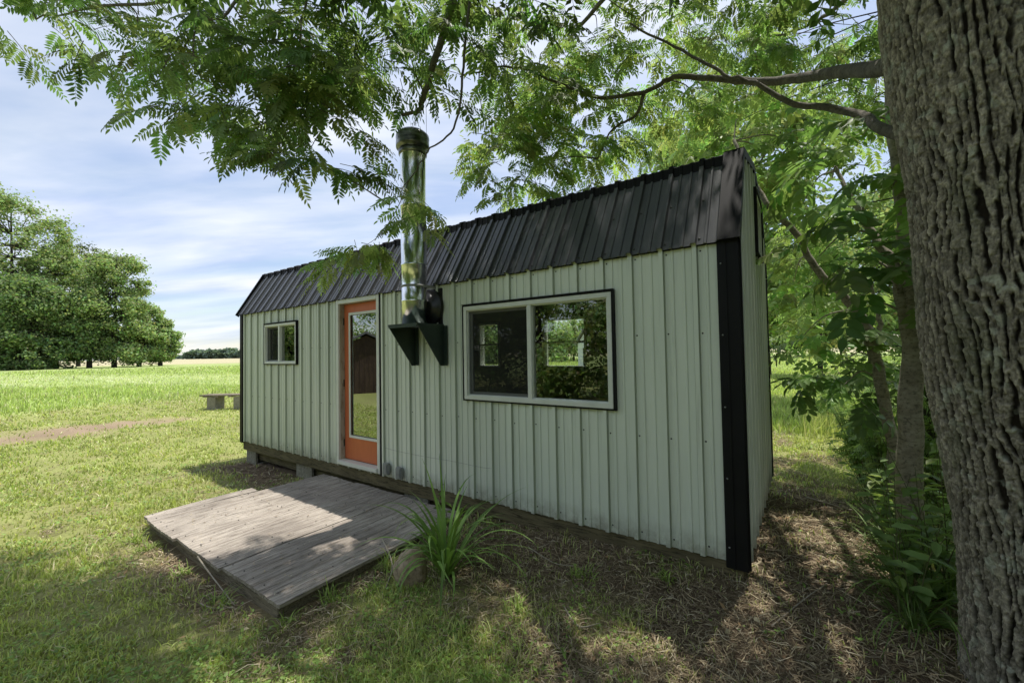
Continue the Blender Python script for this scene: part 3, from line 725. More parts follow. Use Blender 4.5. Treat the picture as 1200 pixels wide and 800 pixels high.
mb.box((PX+r-.005, PY, 2.09), (PX+r+.004, -.03, 2.112)); mb.box((PX-r-.004, PY, 2.09), (PX-r+.005, -.03, 2.112)); mb.build('wall_strap', MT['grey'], ch)
mb = MB(); mb.lathe((PX+.045, 0, 1.895), [(0, -.095), (.07, -.092), (.11, -.085), (.115, -.07), (.18, -.065), (.192, -.055), (.192, -.022)], 40, 0, axis=1)
mb.box((PX-.17, -.0215, 1.71), (PX+.21, -.004, 2.09), 0, .002); mb.build('wall_thimble', MT['black'], ch)
mb = MB(); bx0, bx1, by = -3.115, -2.675, -.385
mb.box((bx0, by, 1.700), (bx1, -.022, 1.7115), 0, .002)
for xa in (bx0, bx1-.008):
    mb.prism([(by, 1.699), (-.022, 1.699), (-.022, 1.285), (-.075, 1.285)], 0, xa, xa+.008)
    sgn = 1 if xa == bx0 else 1
    mb.box((xa+.0085, -.030, 1.287), (xa+.055, -.022, 1.698)) 
mb.box((bx0+.01, by+.001, 1.675), (bx1-.01, by+.007, 1.699))
mb.build('support_bracket', MT['bracket'], ch)
mb = MB(); mb.tube(smooth_path([(PX+.12, PY-.02, 3.50), (PX+.19, PY-.03, 3.36), (PX+.17, PY-.03, 3.18), (PX+.14, PY-.01, 3.05)], 6), .004, 6); mb.build('guy_wire', MT['screw'], ch)
mb = MB(); n = 12; a0 = math.radians(195)
vs = [(PX+(r+.0015)*math.cos(a0+k*.06), PY+(r+.0015)*math.sin(a0+k*.06), z) for z in (1.75, 1.87) for k in range(n)]
mb.add(vs, [[k, k+1, n+k+1, n+k] for k in range(n-1)]); mb.build('label_plate', std_mat('faded_label', (.6, .6, .52), (.4, .4, .36), 60, .6, 0, 0), ch)

# concrete blocks under the cabin
def block(name, c, size, label, group, rot=0, parent=None):
    mb = MB(); sx, sy, sz = [v/2 for v in size]
    mb.box((-sx, -sy, -sz), (sx, sy, -sz+.04), 0, .004); mb.box((-sx, -sy, sz-.04), (sx, sy, sz), 0, .004)
    for y in (-sy, sy-.035): mb.box((-sx+.001, y, -sz+.04), (sx-.001, y+.035, sz-.04), 0, .003)
    mb.box((-.02, -sy+.035, -sz+.04), (.02, sy-.035, sz-.04))
    o = mb.build(name, MT['concrete'], None, (0, 0, 0)); o.location = c; o.rotation_euler.z = rot
    if label: tag(o, label, 'concrete block', group)
    return o
for i_, (bx_, w_, lb) in enumerate(((-7.22, .34, 'grey concrete block under the far left corner of the cabin'), (-5.55, .42, 'grey concrete block under the cabin just left of the deck'), (-6.1, .2, 'small concrete block set back in the gap under the cabin'), (-3.2, .38, 'concrete block under the cabin behind the deck'))):
    yb = .11 if i_ != 2 else .45
    block('concrete_block', (bx_, yb+.02, -.265), (w_, .19, .236), lb, 'concrete blocks holding up the cabin')

# ------------------------------------------------------------------ deck
dk = thing('wooden_deck', (-3.75, -.9, -.3), 'low weathered grey wooden deck in front of the orange door', 'deck')
def deck_z(y): return -.168+.008*y
xs = [(-5.02, -4.24, -1.80, -.01), (-4.235, -3.32, -1.82, .0), (-3.315, -2.45, -1.79, -.01)]
def board(xa, xb, ya, yb, dz, nm='board', skew=0):
    mb = MB(); nxb = int((xb-xa)/.008); nyb = 26; th = .024; gr_ = []; gq = xa+.05
    while gq < xb-.03: gr_.append(gq); gq += random.uniform(.055, .13)
    vs = []; random.seed(int(abs(xa)*1000))
    for iy in range(nyb+1):
        for ix in range(nxb+1):
            x = xa+(xb-xa)*ix/nxb; y = ya+(yb-ya)*iy/nyb
            if iy == 0: y += .003*random.random()+.006*math.sin(xa*9)*(ix/nxb)
            wv = .004*math.sin(x*9+y*2)+.003*math.sin(y*5+xa*7)
            gd = min(abs(x-q_) for q_ in gr_); wv += (-.0045 if gd < .0042 else 0)+.0012*random.random()+.002*math.sin(x*61)
            vs.append((x+skew*(iy/nyb), y, deck_z(y)+dz+wv))
    W__ = nxb+1; fs = [[iy*W__+ix, iy*W__+ix+1, (iy+1)*W__+ix+1, (iy+1)*W__+ix] for iy in range(nyb) for ix in range(nxb)]
    b = len(vs); per = [ix for ix in range(W__)]+[iy*W__+nxb for iy in range(1, nyb+1)]+[nyb*W__+ix for ix in range(nxb-1, -1, -1)]+[iy*W__ for iy in range(nyb-1, 0, -1)]
    for p in per: vs.append((vs[p][0], vs[p][1], vs[p][2]-th))
    m = len(per); fs += [[per[k], b+k, b+(k+1) % m, per[(k+1) % m]] for k in range(m)]
    mb.add(vs, fs)
    for yn in np.arange(ya+.06, yb, .41):
        for xn in np.arange(xa+.04, xb, .17): mb.lathe((xn+skew*((yn-ya)/(yb-ya))+random.uniform(-.01, .01), yn+random.uniform(-.008, .008), deck_z(yn)+dz+.0065), [(0, .0015), (.0045, .001), (.005, -.004)], 7, 1)
    return mb.build(nm, [MT['deck'], MT['screw']], dk)
board(-5.02, -4.245, -1.82, -.02, .0, skew=.08); board(-4.24, -3.33, -1.80, -.01, .002, skew=.0); board(-3.322, -2.452, -1.775, -.02, -.002)
board(-5.20, -5.035, -1.80, -.80, -.006, 'edge_board', skew=.02)
mb = MB()
mb.box((-5.16, -1.765, -.34), (-2.48, -1.73, -.213), 0, .004); mb.build('rim_joist', MT['deckside'], dk)
for x in (-5.08, -4.25, -3.4, -2.51):
    mb = MB(); mb.box((x-.02, -1.728, -.315), (x+.02, -.05, -.212), 0, .003); mb.build('joist', MT['deckside'], dk)

# ------------------------------------------------------------------ bench on blocks in the field
gz = float(ground_h(np.array(-14.6), np.array(2.3)))
be = thing('garden_bench', (-14.6, 2.3, gz), 'low plank bench on concrete blocks at the edge of the field', 'bench')
p0 = np.array([-16.0, 2.35]); dirb = np.array([.93, -.36])*1.0; dirb = np.array([.5, .866]); 
ub = RT[:2]/np.linalg.norm(RT[:2]); vb = np.array([-ub[1], ub[0]]); pc = np.array([-15.9, 2.2])-ub*.05
def bpt(s, t, z): p = pc+ub*s+vb*t; return (p[0], p[1], gz+z)
def bbox(s0, s1, t0, t1, z0, z1, nm, mt):
    mb = MB(); vs = [bpt(s, t, z) for z in (z0, z1) for s, t in ((s0, t0), (s1, t0), (s1, t1), (s0, t1))]
    mb.add(vs, [(0, 3, 2, 1), (4, 5, 6, 7), (0, 1, 5, 4), (1, 2, 6, 5), (2, 3, 7, 6), (3, 0, 4, 7)]); return mb.build(nm, mt, be)
for t in (0, .17, .34): bbox(-.12, 2.2, t, t+.15, .46, .50, 'plank', MT['deckside'])
for s in (.02, .42, .85, 1.3, 1.9): bbox(s, s+.09, -.02, .5, .425, .459, 'cleat', MT['deckside'])
for s in (.12, 1.0, 1.85): bbox(s, s+.28, .02, .46, -.05, .423, 'block_leg', MT['concrete'])

# ------------------------------------------------------------------ leaves
def leaflet(fold=.25):
    """base at origin, tip at x=1; 2 quads folded along the midrib"""
    return np.array([[0, 0, 0], [.30, .19, fold*.19], [.68, .15, fold*.15], [1, 0, -.06], [.30, -.19, fold*.19], [.68, -.15, fold*.15]])
LQ = np.array([[0, 3, 2, 1], [0, 4, 5, 3]])
LF1 = np.array([[0, 0, 0], [.45, .2, .03], [1, 0, -.05], [.45, -.2, .03]]); LQ1 = np.array([[0, 1, 2, 3]])
def rotz(a): c, s = math.cos(a), math.sin(a); return np.array([[c, -s, 0], [s, c, 0], [0, 0, 1]])
def roty(a): c, s = math.cos(a), math.sin(a); return np.array([[c, 0, s], [0, 1, 0], [-s, 0, c]])
def rotx(a): c, s = math.cos(a), math.sin(a); return np.array([[1, 0, 0], [0, c, -s], [0, s, c]])
def compound(npairs=8, L=1.0, lf=.26, droop=.5, simple=False, wide=1.0, seed=0):
    """pinnate leaf along +x, length L, bending down; leaflets in opposite pairs + end leaflet"""
    r_ = np.random.default_rng(seed); base = leaflet() if not simple else LF1; q = LQ if not simple else LQ1
    base = base*np.array([1, wide, 1]); V = []; Qs = []; n = 0
    for i in range(npairs):
        t = .16+.84*i/npairs; ang = droop*t; p = np.array([L*(t-.12*droop*t*t), 0, -L*droop*t*t*.5])
        sz = lf*(0.65+.75*math.sin(math.pi*min(1, (t*.92+.08))**.9))*.8
        for s in (-1, 1):
            a = s*(1.12-.35*t+r_.normal(0, .08))
            m = roty(ang)@rotz(a)@rotx(s*.25+r_.normal(0, .15))@roty(.28+r_.normal(0, .12))
            V.append(p+(base*sz*r_.uniform(.88, 1.1))@m.T); Qs.append(q+n); n += len(base)
    p = np.array([L*(1-.12*droop), 0, -L*droop*.5]); V.append(p+(base*lf*.8)@roty(droop).T); Qs.append(q+n); n += len(base)
    # rachis as a slim strip
    ts = np.linspace(0, 1, 4); c = np.stack([L*(ts-.12*droop*ts*ts), 0*ts, -L*droop*ts*ts*.5], -1); wv = np.array([0, .004, 0])
    R = np.concatenate([c-wv, c+wv]); V.append(R); Qs.append(np.array([[i, i+1, 4+i+1, 4+i] for i in range(3)])+n)
    return np.concatenate(V), np.concatenate(Qs)
def rot_from(d, roll):
    """batch of matrices whose x axis is d and z axis as upright as can be, rolled"""
    d = d/np.linalg.norm(d, axis=1)[:, None]; up = np.array([0, 0, 1.]); y = np.cross(up, d); y /= np.linalg.norm(y, axis=1)[:, None]+1e-6; z = np.cross(d, y)
    c, s = np.cos(roll)[:, None], np.sin(roll)[:, None]; y2 = y*c+z*s; z2 = -y*s+z*c
    return np.stack([d, y2, z2], -1)
class Leaves:
    def __init__(s): s.V = []; s.Q = []; s.C = []; s.n = 0
    def put(s, tmpl, pos, dirs, scale, roll, col):
        if len(pos) == 0: return
        V, Q = tmpl; R = rot_from(dirs, roll)
        P = np.einsum('nij,kj->nki', R, V)*scale[:, None, None]+pos[:, None]
        s.V.append(P.reshape(-1, 3)); s.Q.append((Q[None]+(np.arange(len(pos))*len(V))[:, None, None]+s.n).reshape(-1, 4))
        s.C.append(np.repeat(col, len(V), axis=0)); s.n += P.shape[0]*P.shape[1]
    def build(s, name, mat, parent):
        V = np.concatenate(s.V)-np.array(world_of(parent))
        return link(name, mesh_np(name, V, np.concatenate(s.Q), np.concatenate(s.C)), mat, parent)

CT = [compound(8, 1, .27, .55, False, .86, k) for k in range(5)]     # long feathery walnut leaf
CS = [compound(7, 1, .28, .5, True, .95, k) for k in range(4)]
CB = [compound(3, 1, .55, .5, False, 1.25, k) for k in range(4)]     # broad-leafleted
def spot_clear(P):
    """gaps in the crown through which the sun reaches the ground"""
    s = P[:, :2]-SUN[:2]/SUN[2]*(P[:, 2]+.28)[:, None]
    m = np.ones(len(P), bool)
    for (x, y, r) in ((.42, .95, .17), (.55, .60, .24), (.30, 1.35, .16), (-.50, -.92, .13), (-3.25, -.85, .14)): m &= np.hypot(s[:, 0]-x, s[:, 1]-y) > r+.14
    # keep the sunlit yard on the left and the sunlit left half of the roof open
    return m
def clear_of_flue(P):
    u, v, z = project(P); return ~((u > 455) & (u < 522) & (v > 128) & (v < 215) & (z < 4.4))
def lit_zone(P):
    s = P[:, :2]-SUN[:2]/SUN[2]*(P[:, 2]+.25)[:, None]; x, y = s[:, 0], s[:, 1]
    ln = (y+2.75)-(x+5.3)*.95          # >0: sunny side of the diagonal shade edge
    a = (ln > 0) & (x < -2.9)
    b = (y > 3.3)
    return a | b
def twigs_cluster(LV, TB, c, rad, ntw, scale, tm, r_, col, attach=None, leafmin=5, leafmax=9, twig_len=.5, check=True, droop=.35, mask=None):
    """twigs spring from points within the cluster, each carrying alternate compound leaves"""
    c = np.array(c); rad = np.array(rad); pos = []; dr = []; sc = []
    for _ in range(ntw):
        p = r_.normal(0, 1, 3); p /= np.linalg.norm(p); p = c+p*rad*r_.uniform(.2, 1)**.5*.9
        d = (p-c)/rad; d = d/(np.linalg.norm(d)+1e-6)*.7+r_.normal(0, .6, 3); d[2] = d[2]*.45-droop*.5; d /= np.linalg.norm(d)
        L = twig_len*r_.uniform(.6, 1.2); n = r_.integers(leafmin, leafmax); q = [p+d*L*t+np.array([0, 0, -droop*L*t*t*.5]) for t in np.linspace(0, 1, 5)]
        if mask is not None and not mask(np.array([q[2]]))[0]: continue
        if check and not spot_clear(np.array(q)).all(): continue
        if TB is not None: TB.add(q, [.004*scale/.3, .0035*scale/.3, .003*scale/.3, .0025*scale/.3, .0015*scale/.3], 4)
        side = np.cross(d, [0, 0, 1.]); side /= np.linalg.norm(side)+1e-6
        for k in range(n):
            t = .2+.8*k/n; b = p+d*L*t+np.array([0, 0, -droop*L*t*t*.5]); s = 1 if k % 2 else -1
            dd = d*(.55+.5*t)+side*s*(1.0-.45*t)+np.array([0, 0, r_.normal(-.12, .22)]); pos.append(b); dr.append(dd); sc.append(scale*r_.uniform(.7, 1.15))
    if not pos: return
    pos = np.array(pos); dr = np.array(dr); sc = np.array(sc)
    k = np.ones(len(pos), bool)
    if check: k &= spot_clear(pos)
    if mask is not None: k &= mask(pos)
    pos, dr, sc = pos[k], dr[k], sc[k]; n = len(pos)
    cc = np.array(col)[None]*r_.uniform(.7, 1.35, (n, 1))*(1+r_.normal(0, .08, (n, 3)))
    which = r_.integers(0, len(tm), n); roll = r_.normal(0, .35, n)
    for w_ in range(len(tm)):
        j = which == w_; LV.put(tm[w_], pos[j], dr[j], sc[j], roll[j], cc[j])

# ------------------------------------------------------------------ big walnut tree
tb = np.array([1.20, -.60]); 
wt = thing('walnut_tree', (tb[0], tb[1], float(ground_h(tb[0], tb[1]))), 'huge old tree with deeply furrowed grey bark at the right, leafy limbs over the cabin', 'tree')
def furrowed_trunk(axis_pts, radii, nth, nz, name, parent, depth=.02, seed=0, knot=None):
    P = smooth_path(axis_pts, 10); L = np.concatenate([[0], np.cumsum(np.linalg.norm(np.diff(P, axis=0), axis=1))]); R0 = np.interp(np.linspace(0, 1, len(P)), np.linspace(0, 1, len(radii)), radii)
    s = np.linspace(0, L[-1], nz); C = np.stack([np.interp(s, L, P[:, k]) for k in range(3)], -1); R = np.interp(s, L, R0)
    th = np.linspace(0, 2*math.pi, nth, endpoint=False); TH, S = np.meshgrid(th, s); Rm = R.mean()
    per = int(round(2*math.pi*Rm/.028)); U = TH/(2*math.pi)*per
    S = S.copy()
    def kn(U_, fu, fs, sd): return vn(U_*fu, S*fs, sd, int(per*fu))
    w1 = (kn(U, .5, 3.4, seed+1)-.5)*2.4+(kn(U, 2, 22, seed+2)-.5)*.40+(kn(U, 4, 60, seed+22)-.5)*.16
    w2 = (kn(U, .5, 4.0, seed+3)-.5)*2.4+(kn(U, 2, 19, seed+4)-.5)*.40+(kn(U, 4, 55, seed+24)-.5)*.16
    swirl = 0
    if knot is not None:
        kt, ks, kr = knot; dt = np.angle(np.exp(1j*(TH-kt)))*Rm; ds = S-ks; swirl = np.exp(-((dt/kr)**2+(ds/(kr*1.6))**2))
        w1 = w1+swirl*.9*np.tanh(ds/kr*2); w2 = w2-swirl*.7*np.tanh(ds/kr*2)
    d1 = np.abs(((U+w1) % 1.)-.5)*2; d2 = np.abs(((U*1.0+w2+.37) % 1.)-.5)*2
    g1 = sst(.20, .56, d1); g2 = sst(.38, .72, d2)*.92
    h = np.maximum(g1, g2)
    fine = vn(U*6, S*75, seed+8, per*6)*.5+vn(U*12, S*170, seed+9, per*12)*.5
    crack = sst(.50, .60, kn(U, 2, 42, seed+10)); plate = kn(U, 3, 60, seed+11)
    h = h*(1-.38*crack*(.4+.6*plate))
    H = h*(.86+.14*plate)+.34*(fine-.5)*(.4+h)
    if knot is not None: H = H+swirl*.5
    big = (vn(TH/(2*math.pi)*5, S*1.3, seed+12, 5)-.5)*.05*Rm/.33
    RR = R[:, None]+big+depth*(H-.6)
    flare = np.exp(-(S)/.35)*.03*(1+.5*np.sin(TH*5+1)); RR = RR+flare*Rm/.33
    T = np.gradient(C, axis=0); T /= np.linalg.norm(T, axis=1)[:, None]
    ex = np.cross(np.array([0, 1., 0]), T); ex /= np.linalg.norm(ex, axis=1)[:, None]; ey = np.cross(T, ex)
    V = C[:, None]+(np.cos(TH)[..., None]*ex[:, None]+np.sin(TH)[..., None]*ey[:, None])*RR[..., None]
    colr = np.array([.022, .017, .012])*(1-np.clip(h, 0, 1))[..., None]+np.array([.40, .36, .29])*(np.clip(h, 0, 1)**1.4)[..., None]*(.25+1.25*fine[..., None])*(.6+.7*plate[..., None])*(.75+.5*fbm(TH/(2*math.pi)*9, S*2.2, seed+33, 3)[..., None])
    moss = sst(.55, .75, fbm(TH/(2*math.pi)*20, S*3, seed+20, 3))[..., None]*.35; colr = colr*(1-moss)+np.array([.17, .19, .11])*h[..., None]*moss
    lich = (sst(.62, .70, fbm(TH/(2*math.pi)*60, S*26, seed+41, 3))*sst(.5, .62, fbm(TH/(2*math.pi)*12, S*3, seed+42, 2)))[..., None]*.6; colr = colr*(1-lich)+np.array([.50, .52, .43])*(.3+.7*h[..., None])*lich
    i = np.arange(nz-1)[:, None]*nth; k = np.arange(nth)[None]; k2 = (k+1) % nth
    Q = np.stack([i+k, i+k2, i+nth+k2, i+nth+k], -1).reshape(-1, 4)
    V = V.reshape(-1, 3)-np.array(world_of(parent))
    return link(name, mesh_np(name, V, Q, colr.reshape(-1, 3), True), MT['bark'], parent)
gz0 = float(ground_h(tb[0], tb[1]))
# left silhouette of the trunk follows the photo; the axis leans gently away from vertical
RTR = [.335, .31, .30, .30, .30, .29, .27, .22]
def trunk_axis():
    out = []
    for (u, v, r) in ((1140, 800, .335), (1122, 640, .315), (1104, 500, .305), (1076, 350, .30), (1057, 180, .30), (1030, 0, .295)):
        d = 1.62; e = at(u, v, d); out.append(e+RT*(r*1.12+.185)+FW*.1)
    return out
ax = trunk_axis()
ax = [ax[0]+(ax[0]-ax[1])/np.linalg.norm(ax[0]-ax[1])*max(0, (ax[0][2]-gz0+.1))]+ax
top = ax[-1]; dv = (ax[-1]-ax[-2])/np.linalg.norm(ax[-1]-ax[-2]); dv = dv*.5+np.array([0, 0, .5]); dv /= np.linalg.norm(dv)
ax += [top+dv*1.2, top+dv*2.6, top+dv*4.5+np.array([.2, .1, 0])]
wt.location = (ax[0][0], ax[0][1], gz0)
ang_cam = 0.0
_kp = at(1165, 165, 1.5); _i = int(np.argmin([abs(a[2]-_kp[2]) for a in ax])); _d = CAM-ax[_i]
kn_th = math.atan2(_d[1], _d[0])+.05
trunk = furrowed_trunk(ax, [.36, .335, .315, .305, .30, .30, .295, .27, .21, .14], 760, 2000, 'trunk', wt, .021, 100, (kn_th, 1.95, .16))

TBK = Tubes(); LV = Leaves(); r_ = np.random.default_rng(11)
def limb(pxs, r0, r1, n=10, w=.03):
    P = smooth_path([at(*p) for p in pxs], 6); P = P+r_.normal(0, w*.3, P.shape)*np.linspace(0, 1, len(P))[:, None]
    TBK.add(P, np.linspace(r0, r1, len(P)), n); return P
limbs = []
limbs.append(limb([(1075, 60, 1.9), (1030, 80, 2.3), (985, 84, 2.9), (930, 93, 3.5), (880, 96, 3.9), (830, 92, 4.2), (790, 91, 4.4), (755, 108, 4.5), (700, 114, 4.5), (660, 100, 4.5), (600, 78, 4.5), (540, 90, 4.3)], .050, .007))
limbs.append(limb([(1120, 175, 2.0), (1035, 152, 2.6), (1010, 135, 3.0), (960, 125, 3.3), (925, 120, 3.5), (885, 97, 3.7), (850, 88, 3.9), (800, 60, 4.2), (740, 30, 4.4)], .035, .010))
limbs.append(limb([(755, 108, 4.5), (745, 135, 4.6), (718, 152, 4.7), (700, 185, 4.8)], .022, .006, 7))
limbs.append(limb([(1050, -140, 2.0), (900, -170, 2.5), (700, -150, 3.1), (560, -60, 3.5), (520, 40, 3.7), (498, 110, 3.8), (490, 130, 3.85), (470, 134, 3.9)], .055, .014))
limbs.append(limb([(560, -60, 3.5), (400, -90, 3.6), (300, -30, 3.6), (220, 0, 3.7), (120, 10, 3.9), (40, 20, 4.1)], .030, .006))
limbs.append(limb([(300, -30, 3.6), (260, 20, 3.5), (232, 25, 3.5), (228, 60, 3.5)], .014, .005, 6))
limbs.append(limb([(560, -60, 3.5), (548, 20, 3.4), (542, 90, 3.35), (532, 150, 3.4), (505, 175, 3.5), (480, 210, 3.6), (455, 245, 3.65)], .014, .003, 6))
limbs.append(limb([(400, -90, 3.6), (360, 0, 3.5), (350, 60, 3.45), (342, 110, 3.5)], .014, .004, 6))
limbs.append(limb([(900, -170, 2.5), (760, -60, 4.0), (690, 20, 5.0), (640, 80, 5.4), (610, 130, 5.5)], .04, .008))
limbs.append(limb([(1075, -60, 1.9), (1035, -50, 3.0), (1000, -10, 4.4), (965, 20, 5.6), (920, 40, 6.4), (870, 45, 6.8)], .045, .010, 8))
ALLP = np.concatenate(limbs)
def connect(c, r0=.008, r1=.003):
    c = np.array(c); j = np.argmin(np.linalg.norm(ALLP-c, axis=1)); a = ALLP[j]
    m = (a+c)/2+np.array([0, 0, .12])*np.linalg.norm(c-a)+r_.normal(0, .04, 3)
    TBK.add(smooth_path([a, m, c], 5), np.linspace(r0, r1, 11), 5)
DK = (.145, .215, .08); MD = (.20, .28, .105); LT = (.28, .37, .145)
# clusters: (u, v, depth, radius across px, radius down px, radius in depth m, twigs, leaf length, colour)
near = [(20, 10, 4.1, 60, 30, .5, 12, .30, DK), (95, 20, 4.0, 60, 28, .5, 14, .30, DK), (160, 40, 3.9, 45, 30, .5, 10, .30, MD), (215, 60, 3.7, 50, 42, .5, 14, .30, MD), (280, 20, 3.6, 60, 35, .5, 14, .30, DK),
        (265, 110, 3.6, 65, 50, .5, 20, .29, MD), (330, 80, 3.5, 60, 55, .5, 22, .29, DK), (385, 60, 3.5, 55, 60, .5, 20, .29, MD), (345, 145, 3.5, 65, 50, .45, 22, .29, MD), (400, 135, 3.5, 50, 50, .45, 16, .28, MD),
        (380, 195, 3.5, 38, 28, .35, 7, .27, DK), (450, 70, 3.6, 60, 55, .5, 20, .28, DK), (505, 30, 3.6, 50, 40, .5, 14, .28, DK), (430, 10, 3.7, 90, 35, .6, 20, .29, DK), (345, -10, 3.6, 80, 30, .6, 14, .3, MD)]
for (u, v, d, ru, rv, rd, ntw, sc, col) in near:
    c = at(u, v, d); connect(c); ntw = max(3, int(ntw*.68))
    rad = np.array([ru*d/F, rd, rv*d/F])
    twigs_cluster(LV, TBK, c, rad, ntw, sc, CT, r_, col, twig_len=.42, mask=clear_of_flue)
# the spray hanging in front of the pipe
for (u, v, d, ru, rv, ntw) in ((480, 232, 3.6, 22, 14, 4), (432, 285, 3.65, 28, 16, 6), (492, 252, 3.55, 12, 20, 2), (408, 300, 3.65, 12, 14, 2)):
    c = at(u, v, d); twigs_cluster(LV, TBK, c, np.array([ru*d/F, .12, rv*d/F]), ntw, .23, CT, r_, LT, twig_len=.22, leafmin=5, leafmax=8, check=False)
TBK.add(smooth_path([at(480, 210, 3.6), at(465, 245, 3.62), at(445, 275, 3.65), at(425, 290, 3.65)], 5), np.linspace(.004, .002, 16), 5)
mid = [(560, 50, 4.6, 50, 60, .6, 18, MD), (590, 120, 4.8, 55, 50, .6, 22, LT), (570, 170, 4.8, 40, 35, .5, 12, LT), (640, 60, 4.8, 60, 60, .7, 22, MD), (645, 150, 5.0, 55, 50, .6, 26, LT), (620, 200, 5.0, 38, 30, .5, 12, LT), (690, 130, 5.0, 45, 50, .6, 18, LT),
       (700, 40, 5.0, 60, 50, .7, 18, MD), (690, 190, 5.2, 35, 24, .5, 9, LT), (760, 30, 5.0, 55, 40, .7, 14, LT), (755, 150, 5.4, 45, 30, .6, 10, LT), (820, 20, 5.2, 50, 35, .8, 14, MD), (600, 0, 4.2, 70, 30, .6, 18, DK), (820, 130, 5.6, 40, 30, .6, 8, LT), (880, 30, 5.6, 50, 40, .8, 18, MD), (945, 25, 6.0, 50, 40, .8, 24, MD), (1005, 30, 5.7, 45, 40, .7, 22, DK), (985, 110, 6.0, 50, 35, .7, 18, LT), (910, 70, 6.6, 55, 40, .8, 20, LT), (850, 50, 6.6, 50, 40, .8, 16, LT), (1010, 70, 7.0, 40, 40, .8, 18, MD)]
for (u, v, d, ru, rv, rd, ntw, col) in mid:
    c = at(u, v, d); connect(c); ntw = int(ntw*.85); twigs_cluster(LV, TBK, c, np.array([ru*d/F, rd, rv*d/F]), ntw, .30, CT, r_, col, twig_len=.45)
# high crown above and behind the photographer: shades the yard
def hi_mask(P):
    u, v, z = project(P); inframe = (z > .1) & (v > -25) & (u > -80) & (u < 1280)
    okin = (u > 540) & (v < 60)
    return ~lit_zone(P) & ~inframe
cnt = 0
for _ in range(170):
    c = np.array([r_.uniform(-5.2, 4.5), r_.uniform(-2.6, 5.2), r_.uniform(4.4, 7.2)])
    if np.linalg.norm(c[:2]-CAM[:2]) < .6 and c[2] < 4.5: continue
    if not hi_mask(c[None])[0]: continue
    if cnt % 4 == 0 and np.min(np.linalg.norm(ALLP-c, axis=1)) > .5:
        pass
    cnt += 1
    twigs_cluster(LV, None, c, np.array([.75, .75, .45]), 7, .46, CS, r_, DK, twig_len=.7, mask=hi_mask, leafmin=6, leafmax=10)
# upper scaffold limbs carrying the high crown
base_top = ax[-3]
for k in range(9):
    a = k*2*math.pi/9+.3; R_ = r_.uniform(3.2, 5.0); q = [ax[-4+(k % 3)], ax[-3]+np.array([math.cos(a)*R_*.35, math.sin(a)*R_*.35, 1.0]), ax[-3]+np.array([math.cos(a)*R_*.75, math.sin(a)*R_*.75, 1.9]), ax[-3]+np.array([math.cos(a)*R_, math.sin(a)*R_, 2.4])]
    P_ = smooth_path(q, 6); u_, v_, z_ = project(P_)
    if np.any((z_ > 0) & (v_ > 0) & (u_ > 0) & (u_ < 1030)): continue
    TBK.add(P_, np.linspace(.09, .02, len(P_)), 8)
MT['limbbark'] = std_mat('grey_limb_bark', (.22, .195, .155), (.12, .105, .08), 14, .9, 0, .8, .01, (1, 1, 1), dark=(.04, .035, .027))
TBK.build('limbs', MT['limbbark'], wt)
LV.build('crown', MT['leaf'], wt)

# ------------------------------------------------------------------ second-growth trees beside the cabin
def side_tree(label, stems, clusters, mat, seed, tm=CB, scale=.34, cat='tree', grp=None, leafmat='leaf2', check=True):
    if tm is CB: scale *= .72; clusters = [c[:6]+(int(c[6]*1.5), c[7]) for c in clusters]
    r2 = np.random.default_rng(seed); b = at(*stems[0][0][0]); gzz = float(ground_h(b[0], b[1]))
    t = thing('young_tree', (b[0], b[1], gzz), label, cat, grp); TB = Tubes(); LW = Leaves(); pts = []
    for i_, (st_, ra, rb) in enumerate(stems):
        q = [at(*p) for p in st_]
        if i_ == 0 or st_[0][1] > 600: q = [np.array([q[0][0], q[0][1], float(ground_h(q[0][0], q[0][1]))-.05])]+q
        P = smooth_path(q, 6); P = P+r2.normal(0, .006, P.shape); rr = np.linspace(ra, rb, len(P)); 
        if i_ == 0: rr = rr*(1+.25*np.exp(-np.arange(len(P))/2.))
        TB.add(P, rr, 12); pts.append(P)
    AP = np.concatenate(pts)
    for (u, v, d, ru, rv, rd, ntw, col) in clusters:
        c = at(u, v, d); j = np.argmin(np.linalg.norm(AP-c, axis=1)); a = AP[j]
        TB.add(smooth_path([a, (a+c)/2+np.array([0, 0, .1]), c], 4), np.linspace(.010, .004, 9), 5)
        twigs_cluster(LW, TB, c, np.array([ru*d/F, rd, rv*d/F]), ntw, scale, tm, r2, col, twig_len=.35, leafmin=3, leafmax=6, check=check)
    TB.build('trunk', MT[mat], t); LW.build('crown', MT[leafmat], t); return t
DG = (.16, .25, .09); DG2 = (.21, .32, .11); YG = (.32, .43, .16)
side_tree('grey smooth barked young tree just left of the huge trunk', [([(1068, 690, 2.95), (1066, 600, 2.95), (1066, 500, 3.0), (1070, 420, 3.05), (1072, 340, 3.1), (1062, 260, 3.2), (1052, 180, 3.3), (1040, 60, 3.5), (1030, -60, 3.7)], .086, .04), ([(1070, 420, 3.05), (1050, 320, 3.2), (1030, 285, 3.3), (1004, 240, 3.5), (980, 200, 3.7)], .045, .014)],
          [(1040, 340, 3.0, 40, 40, .3, 8, DG), (1000, 320, 3.2, 45, 40, .4, 10, DG), (960, 300, 3.6, 40, 35, .4, 8, DG2), (1010, 240, 3.3, 45, 40, .4, 11, DG), (1045, 220, 3.0, 30, 50, .3, 7, DG2), (975, 210, 3.7, 45, 40, .5, 10, DG2), (940, 240, 4.0, 35, 35, .4, 7, DG2), (985, 370, 3.3, 40, 25, .4, 5, DG), (1010, 160, 3.5, 50, 35, .5, 9, DG2)], 'bark2', 21)
